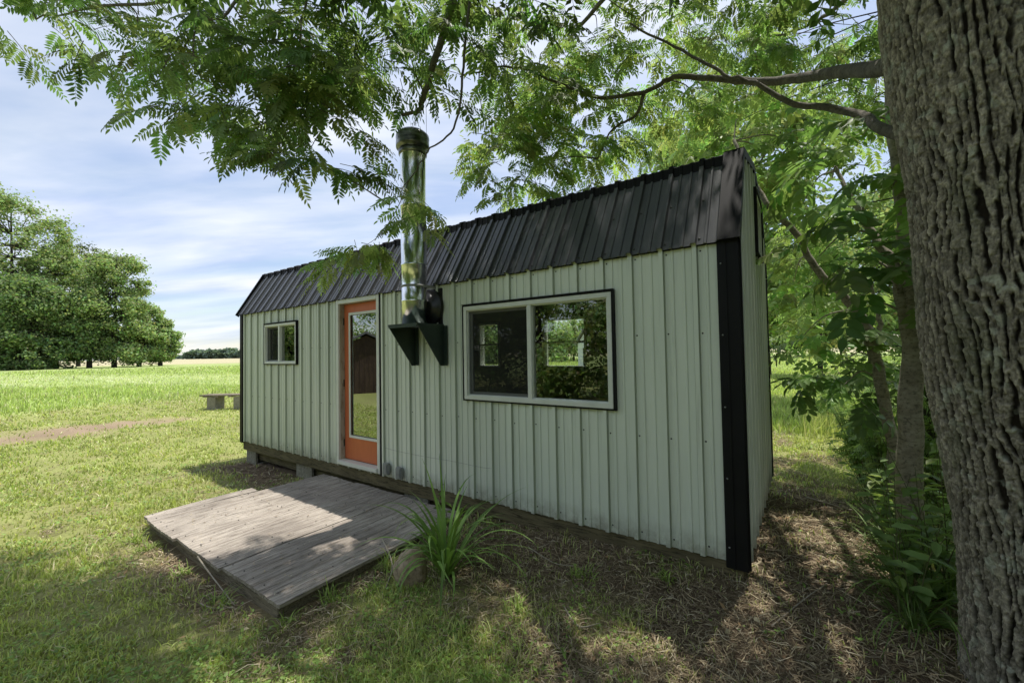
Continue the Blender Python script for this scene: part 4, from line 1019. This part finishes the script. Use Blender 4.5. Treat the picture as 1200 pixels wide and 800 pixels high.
side_tree('slender leaning tree with a long bare limb reaching over the cabin gable', [([(1056, 640, 3.5), (1050, 560, 3.6), (1043, 500, 3.7), (1025, 420, 3.8), (1010, 372, 3.9), (985, 345, 4.0), (955, 312, 4.1), (930, 270, 4.2), (900, 240, 4.3), (880, 205, 4.5), (860, 165, 4.8)], .06, .018), ([(1025, 420, 3.8), (1030, 380, 3.8), (1020, 330, 3.9)], .03, .01)],
          [(930, 330, 5.2, 40, 30, .6, 9, YG), (985, 430, 4.2, 40, 22, .4, 6, DG2), (935, 400, 4.8, 30, 18, .4, 4, YG), (1000, 400, 4.3, 30, 25, .4, 5, DG2), (900, 190, 5.5, 40, 35, .6, 10, YG), (940, 170, 5.2, 45, 35, .6, 12, DG2), (890, 260, 5.5, 20, 35, .5, 5, YG), (865, 140, 5.5, 45, 35, .6, 12, YG), (990, 450, 3.9, 35, 15, .3, 4, DG)], 'bark2', 22, scale=.30)
side_tree('dark trunked tree standing behind the young grey tree', [([(1094, 600, 4.4), (1092, 500, 4.5), (1090, 380, 4.6), (1080, 250, 4.8), (1060, 100, 5.2), (1040, -80, 5.8)], .15, .08)],
          [(1000, 140, 6.0, 60, 40, .8, 18, YG), (1050, 430, 4.4, 35, 35, .4, 8, DG), (950, 270, 6.0, 60, 45, .8, 16, YG), (1010, 300, 5.6, 60, 50, .7, 16, DG2), (960, 360, 6.2, 55, 35, .8, 14, YG), (1040, 190, 5.2, 40, 60, .6, 12, DG2), (870, 70, 6.5, 70, 50, .8, 20, YG), (800, 80, 7.5, 60, 50, .8, 18, YG), (760, 150, 8.0, 60, 45, .8, 16, YG), (830, 160, 7.0, 45, 35, .7, 12, YG)], 'barkdark', 23, tm=CS, scale=.40)

# ------------------------------------------------------------------ background trees
QL = np.array([[-.5, -.35, 0], [.5, -.35, .1], [.5, .35, 0], [-.5, .35, .1]]); QQ = np.array([[0, 1, 2, 3]])
def far_tree(name, x, y, h, cr, nleaf, ls, col, seed, label, cat='tree', group=None, low=.12, tr=.22, squash=1.0, nb=34, brr=(.13, .34)):
    r2 = np.random.default_rng(seed); z0 = float(ground_h(np.array(x*1.), np.array(y*1.)))
    t = thing(name, (x, y, z0), label, cat, group); TB = Tubes(); LW = Leaves()
    lean = r2.normal(0, .03, 2)*h; P = smooth_path([(x, y, z0-.2), (x+lean[0]*.2, y+lean[1]*.2, z0+h*.3), (x+lean[0]*.6, y+lean[1]*.6, z0+h*.6), (x+lean[0], y+lean[1], z0+h*.9)], 5)
    TB.add(P, np.linspace(tr, tr*.15, len(P)), 8)
    cz = z0+h*(low+1)/2; hz = h*(1-low)/2; pos = []; nr = []
    for b in range(nb):
        th = r2.uniform(0, 2*math.pi); f = r2.uniform(-.92, .92); rr = cr*(math.sqrt(max(.05, 1-abs(f)**2.2)) if f > 0 else math.sqrt(1-abs(f)**5*.8))*r2.uniform(.30, .88)
        c = np.array([x+lean[0]*.6+math.cos(th)*rr, y+lean[1]*.6+math.sin(th)*rr, cz+f*hz*.88]); br = cr*r2.uniform(brr[0], brr[1])
        j = min(len(P)-1, int((.25+.6*(f*.5+.5))*len(P))); TB.add([P[j], (P[j]+c)/2+np.array([0, 0, -.03*h]), c], [tr*.35, tr*.2, tr*.05], 5)
        n = int(nleaf/nb*(br/(cr*(brr[0]+brr[1])*.53))**2); d = r2.normal(0, 1, (n, 3)); d /= np.linalg.norm(d, axis=1)[:, None]
        lump = .72+.5*vn(d[:, 0]*2.5+b*7, d[:, 1]*2.5+d[:, 2]*3, seed)
        pos.append(c+d*np.array([1, 1, .85])*(br*np.minimum(1.9, np.abs(r2.normal(0, .72, n))+.12))[:, None]); nr.append(d)
    pos = np.concatenate(pos); nr = np.concatenate(nr); n = len(pos)
    k = pos[:, 2] > z0+.1; pos, nr = pos[k], nr[k]; n = len(pos)
    cc = np.array(col)[None]*r2.uniform(.6, 1.4, (n, 1))*(1+r2.normal(0, .1, (n, 3)))
    dirs = np.cross(nr, r2.normal(0, 1, (n, 3)))+.35*r2.normal(0, 1, (n, 3)); LW.put((QL, QQ), pos, dirs, ls*r2.uniform(.6, 1.3, n), r2.uniform(-1.2, 1.2, n), cc)
    TB.build('trunk', MT['barkdark'], t); LW.build('crown', MT['leaffar'], t); return t
FG = (.28, .36, .16); FG2 = (.32, .41, .19); FGD = (.20, .28, .12)
def far_xy(u, d): p = CAM+(FW+RT*(u-600)/F)*d; return p[0], p[1]
bgs = [(-70, 60, 27, 9, FGD, 'tall dark leafy tree at the left end of the tree line'), (15, 62, 28, 8.5, FG, 'broad bright green tree, tallest of the field tree line'), (66, 66, 20.5, 5.5, FG2, 'rounded green tree second from the left in the field line'), (92, 80, 26, 6, (.085, .115, .05), 'thin greyish tree crown rising behind the tree line'),
       (134, 64, 19.0, 5.4, FG, 'round topped tree at the right of the tree line'), (163, 67, 11, 3.2, FG2, 'small loose tree beside the round topped one'), (188, 70, 8.5, 2.6, FG2, 'smallest tree at the right end of the tree line'), (40, 58, 14, 6, FGD, 'low dark tree filling the foot of the tree line'), (-20, 56, 13, 6, FGD, 'low dark tree at the left picture edge'), (105, 62, 12, 4, FGD, 'short dark tree between two taller ones')]
for k, (u, d, h, cr, col, lb) in enumerate(bgs):
    x, y = far_xy(u, d); far_tree('field_tree', x, y, h, cr, 46000 if k != 3 else 10000, .25 if k != 3 else .26, col, 200+k, lb, group='trees in the line across the field', low=(-.04 if k in (4, 1, 2) else .04) if k not in (0, 7, 8) else -.12, tr=.35, nb=110, brr=(.08, .25))
# right-hand background
rb = [(900, 26, 9, 3.4, FG2, 'bright green tree past the meadow, nearest the cabin gable'), (960, 24, 8.5, 3.2, (.10, .17, .035), 'light green tree behind the meadow in the gap beside the cabin'), (1020, 20, 9, 3.5, FG, 'green tree behind the tall meadow grass, right of the gap'), (1090, 17, 10, 4, FG, 'leafy tree behind the dark trunk'), (1180, 15, 10, 4, FGD, 'dark leafy tree hidden mostly by the huge trunk'),
      (925, 60, 12, 6, FGD, 'distant dark tree across the meadow'), (985, 62, 13, 6, FGD, 'second distant dark tree across the meadow'), (860, 66, 14, 7, FGD, 'distant tree behind the cabin gable'), (800, 15, 9.5, 3.2, FG2, 'tree rising behind the cabin roof, right part'), (870, 13, 10.5, 3.2, FG2, 'tree rising behind the gable peak')]
for k, (u, d, h, cr, col, lb) in enumerate(rb):
    x, y = far_xy(u, d); far_tree('background_tree', x, y, h, cr, 20000 if d < 30 else 12000, .12 if d < 30 else .30, col, 300+k, lb, group='trees behind the cabin and meadow', low=.16 if k > 7 or k < 3 else .05, tr=.14, nb=42)
# trees and barn seen through the cabin windows
for k, (u, d, h, cr) in enumerate(((640, 58, 6.3, 3.4), (672, 62, 6.8, 3.6), (610, 60, 6.6, 3.6), (560, 60, 7.0, 4.0), (705, 60, 6.6, 3.6), (585, 55, 6.2, 3.4))):
    x, y = far_xy(u, d)
    far_tree('background_tree', x, y, h, cr, 7000, .35, FG2, 350+k, ['leafy tree in the view through the large window, beside the white barn', 'tree behind the white barn roof', 'tree left of the white barn seen through the cabin', 'far left tree seen through the narrow rear window', 'rightmost tree seen through the rear window', 'farthest tree in the view through the cabin'][k], group='trees behind the cabin and meadow', low=-.05, tr=.2, nb=36)
bx_, by_ = float((CAM+(FW+RT*(677-600)/F)*36)[0]), float((CAM+(FW+RT*(677-600)/F)*36)[1])
bz = float(ground_h(np.array(bx_), np.array(by_)))
bn = thing('white_barn', (bx_, by_, bz), 'white barn with grey gambrel roof seen through the cabin window', 'barn')
mb = MB(); mb.prism([(bx_-0, bz-.1), (bx_+5, bz-.1), (bx_+5, bz+2.4), (bx_+0, bz+2.4)], 1, by_, by_+6); mb.prism([(bx_, bz+2.401), (bx_+5, bz+2.401), (bx_+4.2, bz+3.6), (bx_+2.5, bz+4.3), (bx_+.8, bz+3.6)], 1, by_+.05, by_+5.95); mb.build('wall', MT['whitewall'], bn)
mb = MB(); rl = [(bx_-.2, bz+2.3), (bx_+.7, bz+3.68), (bx_+2.5, bz+4.42), (bx_+4.3, bz+3.68), (bx_+5.2, bz+2.3)]
for (a0_, c0_), (a1_, c1_) in zip(rl[:-1], rl[1:]): mb.prism([(a0_, c0_), (a1_, c1_), (a1_, c1_+.1), (a0_, c0_+.1)], 1, by_-.25, by_+6.2)
mb.build('roof', MT['greyroof'], bn)
mb = MB(); mb.box((bx_+.5, by_-.04, bz), (bx_+1.4, by_-.003, bz+2.0)); mb.build('door', MT['trim'], bn)
# old shed that the door glass mirrors (stands left of and behind the photographer)
sx, sy = -17.2, -9.0; sz = float(ground_h(np.array(sx), np.array(sy)))
sh = thing('board_shed', (sx, sy, sz), 'old brown board shed mirrored in the door glass', 'shed')
rotm = Matrix.Rotation(math.radians(35), 4, 'Z')
def shb(nm, boxes, mt, prism=None):
    mb = MB()
    for a, b in boxes: mb.box((sx+a[0], sy+a[1], sz+a[2]), (sx+b[0], sy+b[1], sz+b[2]))
    if prism: mb.prism(*prism)
    return mb.build(nm, mt, sh)
shb('wall', [((-1.6, -1.3, 0), (1.6, 1.3, 2.0))]+[((-1.6+.2*k, 1.3, 0), (-1.6+.2*k+.02, 1.32, 2.0)) for k in range(16)]+[((1.6, -1.3+.2*k, 0), (1.62, -1.3+.2*k+.02, 2.0)) for k in range(13)], MT['oldwood'])
shb('roof', [], MT['greyroof'], ([(sy-1.5, sz+1.95), (sy, sz+2.7), (sy+1.5, sz+1.95), (sy+1.5, sz+2.05), (sy, sz+2.8), (sy-1.5, sz+2.05)], 0, sx-1.8, sx+1.8))
shb('gable', [], MT['oldwood'], ([(sy-1.3, sz+2.001), (sy+1.3, sz+2.001), (sy, sz+2.62)], 0, sx-1.59, sx+1.59))
sh.rotation_euler.z = math.radians(30)
# trees behind the photographer (mirrored in the glass)
for k, (x, y, h, cr, col) in enumerate(((-8.0, -10.5, 6, 2.9, FG), (-4.2, -11, 6.2, 2.9, FG), (-11.5, -10.5, 5.6, 2.7, FG), (-22, -9, 6, 3.2, FG), (-25, -9.5, 7, 3.5, FG), (-.4, -11.5, 6, 3.0, FG), (-21, -15, 7.5, 3.8, FG), (-32, -12, 8, 4, FG), (5, -12, 6, 3, FG))):
    far_tree('yard_tree', x, y, h, cr, 20000, .13, col, 400+k, ['dense tree behind the yard, mirrored in the large window', 'dark tree behind the photographer', 'green tree mirrored left in the large window', 'tree beside the old board shed', 'tall tree mirrored in the small window', 'tree behind the photographer, to the right', 'tall dark tree behind the old board shed', 'far tree behind the old board shed', 'dark tree at the back of the yard, rightmost'][k], group='trees behind the photographer', low=-.1, tr=.16, nb=36)
for k, (x, y, h, cr) in enumerate(((5.6, -2.5, 8, 2.4), (6.0, 1.2, 8.5, 2.6), (5.8, -6.2, 8, 2.5), (7.5, 4.8, 9, 2.8), (9.5, -1, 10, 3.2), (9.5, -5, 10, 3.2))):
    far_tree('woodland_tree', x, y, h, cr, 9000, .17, FGD, 450+k, ['woodland tree right of the huge trunk, nearest the photographer', 'woodland tree behind the huge trunk to the right', 'woodland tree behind the photographer on the right', 'woodland tree at the edge of the meadow', 'second row woodland tree right of the trunk', 'second row woodland tree behind the photographer'][k], group='trees of the wood on the right', low=-.1, tr=.14, nb=40)
# far woods on the horizon
r2 = np.random.default_rng(77); LW = Leaves(); fw_root = thing('far_wood', (-640, 210, 0), 'far strip of dark woodland on the horizon', 'woodland'); fw_root['kind'] = 'stuff'
for (u0, u1, d, hh) in ((222, 300, 620, 13), (-300, 60, 900, 14), (300, 1100, 700, 14), (200, 222, 1300, 10)):
    n = int((u1-u0)*34); u = r2.uniform(u0, u1, n); p = CAM+(FW+RT[None]*((u-600)/F)[:, None])*d+FW*r2.uniform(-15, 15, n)[:, None]
    hgt = hh*(.45+.8*fbm(u*.16, u*0+d, 9, 4)); zz = .3+r2.uniform(0, 1, n)**.6*hgt; p[:, 2] = zz
    cc = np.array([.15, .21, .17])[None]*r2.uniform(.7, 1.3, (n, 1)); LW.put((QL, QQ), p, r2.normal(0, 1, (n, 3)), r2.uniform(3, 6, n), r2.uniform(-1, 1, n), cc)  # distance haze is painted into this bluish leaf colour
fo = LW.build('tree_canopy', MT['leaffar'], fw_root)

# ------------------------------------------------------------------ rock, daylily, weeds, sticks
p = np.array([-2.06, -1.03]); rz = float(ground_h(p[0], p[1]))
import bmesh
bm = bmesh.new(); bmesh.ops.create_icosphere(bm, subdivisions=4, radius=1)
for v in bm.verts:
    c = v.co.copy(); n = vn(np.array(c.x*1.6+5), np.array(c.y*1.6+c.z*1.3+3), 5)-.5; n2_ = vn(np.array(c.x*5+9), np.array(c.y*5+c.z*4), 6)-.5
    v.co = c*(1+.38*float(n)+.09*float(n2_)); v.co.x = max(min(v.co.x, .85), -.9); v.co.x *= .125; v.co.y *= .10; v.co.z = max(v.co.z, -.6)*.185
me = bpy.data.meshes.new('rock'); bm.to_mesh(me); bm.free(); me.polygons.foreach_set('use_smooth', [True]*len(me.polygons))
rk = link('rock', me, MT['rock']); rk.location = (p[0], p[1], rz+.07); rk.rotation_euler = (.1, -.15, .5); tag(rk, 'rough tan boulder half buried beside the daylily clump', 'rock')

def strap_plant(c, n, L0, L1, w, col, seed, up=.9, V=None):
    """arching strap leaves from one crown"""
    r2 = np.random.default_rng(seed); VV = []; QQ_ = []; CC = []; b = 0
    for k in range(n):
        L = r2.uniform(L0, L1); az = r2.uniform(0, 2*math.pi); el = r2.uniform(.75, 1.45)*up; m = 12; t = np.linspace(0, 1, m)
        droop = r2.uniform(.6, 2.2); ang = el-droop*t**1.6*1.35; ds = L/(m-1)
        rr = np.concatenate([[0], np.cumsum(np.cos(ang[:-1])*ds)])+r2.uniform(0, .03); zz = np.concatenate([[0], np.cumsum(np.sin(ang[:-1])*ds)]); tw = r2.normal(0, .25)
        a = az+tw*t; P = np.stack([c[0]+np.cos(a)*rr, c[1]+np.sin(a)*rr, c[2]+zz], -1); s = np.stack([-np.sin(a), np.cos(a), 0*a], -1)*(w*r2.uniform(.7, 1.2)*np.sin(np.pi*(.12+.88*t))**.6*(1-t**4)*.5+.0008)[:, None]
        keel = np.array([0, 0, -.25*w]); X_ = np.stack([P-s, P+keel*(1-t)[:, None], P+s], 1).reshape(-1, 3); VV.append(X_)
        for j in range(m-1):
            o = b+j*3; QQ_.append([o, o+1, o+4, o+3]); QQ_.append([o+1, o+2, o+5, o+4])
        b += m*3; CC.append(np.repeat((np.array(col)*r2.uniform(.7, 1.35))[None], m*3, axis=0))
    return np.concatenate(VV), np.array(QQ_), np.concatenate(CC)
pl = np.array([-1.86, -.86]); pz = float(ground_h(pl[0], pl[1]))
dl = thing('daylily', (pl[0], pl[1], pz), 'clump of long arching strap leaves in front of the cabin wall', 'plant')
V_, Q_, C_ = strap_plant((pl[0], pl[1], pz-.01), 74, .45, .98, .024, (.20, .33, .09), 5, 1.08)
link('leaves', mesh_np('leaves', V_-np.array(dl.location), Q_, C_, True), MT['grass'], dl)
# weed growing through it
def weed(name, c, h, nl, ls, col, seed, label, cat='weed', group=None, stems=1, spread=.05):
    r2 = np.random.default_rng(seed); t = thing(name, c, label, cat, group); TB = Tubes(); LW = Leaves(); c = np.array(c)
    tm = np.array([[0, 0, 0], [.3, .22, .05], [.7, .17, .03], [1, 0, -.12], [.3, -.22, .05], [.7, -.17, .03]])
    pos = []; dr = []; sc = []
    for s in range(stems):
        le = r2.normal(0, spread, 2); P = smooth_path([c+[0, 0, -.02], c+[le[0]*.4, le[1]*.4, h*.5], c+[le[0], le[1], h*r2.uniform(.8, 1.1)]], 6); TB.add(P, np.linspace(.0045, .0015, len(P)), 5)
        for k in range(nl):
            f = .15+.85*k/nl; q = P[min(len(P)-1, int(f*len(P)))]; a = k*2.4+r2.normal(0, .3); pos.append(q); dr.append([math.cos(a), math.sin(a), r2.normal(.15, .3)]); sc.append(ls*(1.15-.6*f)*r2.uniform(.8, 1.2))
    n = len(pos); LW.put((tm, LQ), np.array(pos), np.array(dr), np.array(sc), r2.normal(0, .3, n), np.array(col)[None]*r2.uniform(.75, 1.3, (n, 1)))
    TB.build('stem', MT['grassstem'], t); LW.build('leaves', MT['leaf2'], t); return t
MT['grassstem'] = std_mat('green_stem', (.10, .14, .04), (.14, .13, .06), 12, .7, 0, 0)
weed('tall_weed', (-2.02, -.62, float(ground_h(-2.02, -.62))), .62, 11, .13, (.13, .21, .04), 8, 'tall light green weed poking out behind the daylily', stems=1)
weed('tall_weed', (-1.62, -.80, float(ground_h(-1.62, -.8))), .34, 5, .05, (.07, .12, .03), 9, 'thin wispy weed stem right of the daylily')
# undergrowth along the tree line at the right
spots = []
r3 = np.random.default_rng(31)
k = 0
while len(spots) < 62:
    u = r3.uniform(985, 1118); v = r3.uniform(470, 790)
    if u < 985+(v-470)*.16+r3.uniform(0, 35): continue
    d = 1.72/((v-412)/F); d = min(d, 7.5); q = at(u, v, d)
    if math.hypot(q[0]-ax[0][0], q[1]-ax[0][1]) < .42: continue
    spots.append(q)
for k, q in enumerate(spots):
    gz_ = float(ground_h(q[0], q[1])); kind = r3.integers(0, 3); far_ = math.hypot(q[0]-CAM[0], q[1]-CAM[1])
    lab = ['leafy dark green weed in the undergrowth under the trees', 'broad leaved seedling in the shaded undergrowth', 'tuft of long grass in the undergrowth under the trees'][kind]
    if kind == 2:
        t = thing('grass_tuft', (q[0], q[1], gz_), lab, 'grass tuft', 'long grass tufts in the undergrowth')
        V_, Q_, C_ = strap_plant((q[0], q[1], gz_-.01), 40, .25, .7, .009, (.14, .22, .06), 600+k, .95); link('leaves', mesh_np('leaves', V_-np.array(t.location), Q_, C_), MT['grass'], t)
    else:
        weed('undergrowth_weed', (q[0], q[1], gz_), r3.uniform(.25, .75)+.05*far_, 9, .12 if kind == 0 else .17, DG2 if r3.uniform() < .7 else (.26, .34, .11), 700+k, lab, group='weeds in the undergrowth', stems=3 if kind == 0 else 2, spread=.16)
for k, (u, v, d, hh, rr_b, lb) in enumerate(((1012, 520, 5.2, 1.0, .42, 'wispy green shrub beside the path, nearest the meadow'), (1035, 560, 4.3, .95, .36, 'loose leafy shrub left of the young grey tree'), (1100, 540, 4.3, 1.3, .45, 'dark shrub between the young tree and the huge trunk'), (1020, 470, 6.8, 1.3, .7, 'taller shrub at the meadow edge under the trees'), (985, 455, 8.5, 1.1, .7, 'low shrub farthest along the path at the meadow'), (1060, 480, 6.0, 1.5, .8, 'broad shrub behind the young grey tree'))):
    q = at(u, v, d); gz_ = float(ground_h(q[0], q[1])); t = thing('shrub', (q[0], q[1], gz_), lb, 'shrub', 'shrubs along the tree line'); rb_ = np.random.default_rng(880+k); TB = Tubes(); LW = Leaves(); base_ = np.array([q[0], q[1], gz_])
    for j in range(int(16+14*rr_b)):
        a_ = rb_.uniform(0, 6.283); o_ = np.array([math.cos(a_), math.sin(a_), 0])*rr_b*rb_.uniform(.2, 1); e_ = base_+o_+[0, 0, hh*rb_.uniform(.55, 1.1)]; P = smooth_path([base_+o_*.15, base_+o_*.5+[0, 0, (e_[2]-gz_)*.6], e_], 5); TB.add(P, np.linspace(.005, .0015, len(P)), 4)
        i_s = rb_.integers(3, len(P), 9); ps = P[i_s]; dr_ = rb_.normal(0, 1, (9, 3)); dr_[:, 2] = dr_[:, 2]*.3-.05; cc_ = np.array(DG2 if j % 3 else YG)[None]*rb_.uniform(.7, 1.3, (9, 1)); LW.put(CS[j % 4], ps, dr_, rb_.uniform(.14, .26, 9), rb_.normal(0, .4, 9), cc_)
    TB.build('stem', MT['grassstem'], t); LW.build('leaves', MT['leaf2'], t)
# tall grass massed behind the cabin gable
r_g = np.random.default_rng(61); n = 26000
X_ = r_g.uniform(.3, 9, n); Y_ = r_g.uniform(3.6, 9, n)
def kp(x, y, r, g_): return ((y-3.9)-.0*x > 1.2*sst(2.2, .8, x)*2.2) & (g_.uniform(0, 1, len(x)) < .9)
V1, q1, t1, c1 = blades(0, 1, 2, lambda x, y, r, g_: (.25+.45*g_.uniform(0, 1, len(x))), lambda x, y, r, g_: .007+0*x, kp, lambda x, y, g_: gcol(x, y, g_)*np.array([1.05, 1.05, 1.1]), 62, .5, pts=(X_, Y_))
tgm = link('tall_grass', mesh_np('tall_grass', V1, [q1, t1], c1), MT['grass']); tag(tgm, 'tall pale grass behind the cabin under the trees', 'tall grass', kind='stuff')
# grass tufts at the deck edge
edge = [(-4.85, -1.95, .16), (-4.55, -1.92, .13), (-3.0, -1.90, .15), (-2.36, -1.45, .16), (-2.34, -1.0, .18), (-2.30, -.7, .17), (-3.75, -1.92, .11), (-2.2, -1.25, .12), (-.95, -.45, .12), (-.45, -.2, .11), (-1.2, -.9, .12), (-2.40, -1.75, .12)]
places = ['near the front left corner of the deck', 'left of middle at the deck front edge', 'right of middle at the deck front edge', 'halfway along the deck right edge', 'between the deck and the boulder', 'behind the boulder by the deck', 'at the middle of the deck front edge', 'in front of the boulder', 'by the wall below the large window', 'near the black corner post', 'on the bare ground right of the daylily', 'at the deck front right corner']
for k, (x, y, h) in enumerate(edge):
    gz_ = float(ground_h(x, y)); t = thing('grass_tuft', (x, y, gz_), 'small green grass tuft '+places[k], 'grass tuft', 'grass tufts around the deck')
    V_, Q_, C_ = strap_plant((x, y, gz_-.01), 46, h*.5, h*1.25, .0065, (.28, .38, .10), 800+k, 1.05)
    j_ = np.repeat(np.random.default_rng(k).normal(0, .035, (46, 2)), 36, axis=0); V_[:, :2] += j_
    link('leaves', mesh_np('leaves', V_-np.array(t.location), Q_, C_), MT['grass'], t)
# curled dead leaves on the ground under the trees
r_l = np.random.default_rng(92); nl_ = 2600; xl_ = r_l.uniform(-4.5, 1.6, nl_); yl_ = r_l.uniform(-2.7, 3.2, nl_)
kl_ = (r_l.uniform(0, 1, nl_) < .12+.7*bare_mask(xl_, yl_)) & ~deck_or_cabin(xl_, yl_); xl_, yl_ = xl_[kl_], yl_[kl_]; nl_ = len(xl_)
al_ = r_l.uniform(0, 6.283, nl_); Ll_ = r_l.uniform(.008, .028, nl_); tl_ = r_l.normal(0, .4, nl_)
dl_ = np.stack([np.cos(al_), np.sin(al_), tl_], -1)*Ll_[:, None]; sl_ = np.stack([-np.sin(al_), np.cos(al_), r_l.normal(0, .5, nl_)], -1)*(Ll_*.42)[:, None]
Bl_ = np.stack([xl_, yl_, ground_h(xl_, yl_)+r_l.uniform(.012, .03, nl_)], -1); Vl_ = np.stack([Bl_-dl_, Bl_+sl_+[0, 0, .004], Bl_+dl_, Bl_-sl_+[0, 0, .004]], 1).reshape(-1, 3)
f2_ = link('fallen_leaves', mesh_np('fallen_leaves', Vl_, np.arange(nl_*4).reshape(-1, 4), np.repeat(np.array([[.38, .26, .14], [.22, .15, .09], [.55, .47, .30]])[r_l.integers(0, 3, nl_)], 4, axis=0)), MT['straw']); tag(f2_, 'curled dead leaves scattered on the ground under the trees', 'dead leaves', kind='stuff')
# dry flecks of leaf and bark scattered over the deck boards
r_d = np.random.default_rng(91); nd = 900; xd = r_d.uniform(-4.95, -2.47, nd); yd = r_d.uniform(-1.74, -.06, nd)
kd = r_d.uniform(0, 1, nd) < .15+.85*sst(.4, .7, fbm(xd*2, yd*2, 3, 3)+.18*sst(-3.4, -2.5, xd)); xd, yd = xd[kd], yd[kd]; nd = len(xd)
ad = r_d.uniform(0, 6.283, nd); Ld = r_d.uniform(.004, .02, nd); dd_ = np.stack([np.cos(ad), np.sin(ad), 0*ad], -1)*Ld[:, None]; sd_ = np.stack([-np.sin(ad), np.cos(ad), 0*ad], -1)*(Ld*r_d.uniform(.12, .4, nd))[:, None]
Bd = np.stack([xd, yd, -.168+.008*yd+.013+0*xd], -1); Vd = np.stack([Bd-dd_, Bd+sd_, Bd+dd_+[0, 0, .003], Bd-sd_], 1).reshape(-1, 3)
fl = link('leaf_litter', mesh_np('leaf_litter', Vd, np.arange(nd*4).reshape(-1, 4), np.repeat(np.array([[.45, .36, .22], [.25, .18, .11], [.5, .45, .33]])[r_d.integers(0, 3, nd)], 4, axis=0)), MT['straw']); tag(fl, 'dry leaf crumbs scattered on the wooden deck', 'leaf litter', kind='stuff')
# fallen sticks
MT['stick'] = std_mat('bleached_twig', (.40, .35, .27), (.28, .24, .18), 20, .8, 0, .2)
def stick(pts, r, label):
    z = []
    for i_, (x, y, dz) in enumerate(pts): z.append((x, y, float(ground_h(x, y))+dz))
    mb = MB(); P = smooth_path(z, 5); mb.tube(P, np.linspace(r, r*.45, len(P)), 7); o = mb.build('fallen_stick', MT['stick'], None, z[0]); tag(o, label, 'stick', 'fallen sticks')
stick([(-3.68, -1.82, .13), (-3.38, -1.83, .07), (-2.88, -1.86, .02)], .007, 'pale bent twig leaning on the deck front edge')
stick([(-3.12, -1.98, .015), (-2.98, -1.95, .015), (-2.86, -1.88, .02)], .005, 'short pale twig lying below the bent one')
stick([(-2.62, -.85, -.0+.12), (-2.3, -1.0, .05), (-2.12, -1.2, .03)], .008, 'pale stick between the deck and the boulder')
stick([(.32, 2.4, .04), (.62, 1.75, .12), (.95, 1.2, .2)], .007, 'long thin branch lying across the path beside the cabin')
stick([(-.95, -.75, .02), (-.78, -.88, .03), (-.68, -.80, .03)], .006, 'crooked twig on the brown ground below the large window')
stick([(-1.5, -.30, .03), (-1.2, -.42, .03), (-1.05, -.40, .03)], .005, 'short twig on the bare ground near the wall')
stick([(.15, -.35, .02), (.3, -.05, .03), (.42, .22, .02)], .005, 'thin twig near the black corner post')
print('scene built', sum(len(o.data.polygons) for o in bpy.data.objects if o.type == 'MESH'))
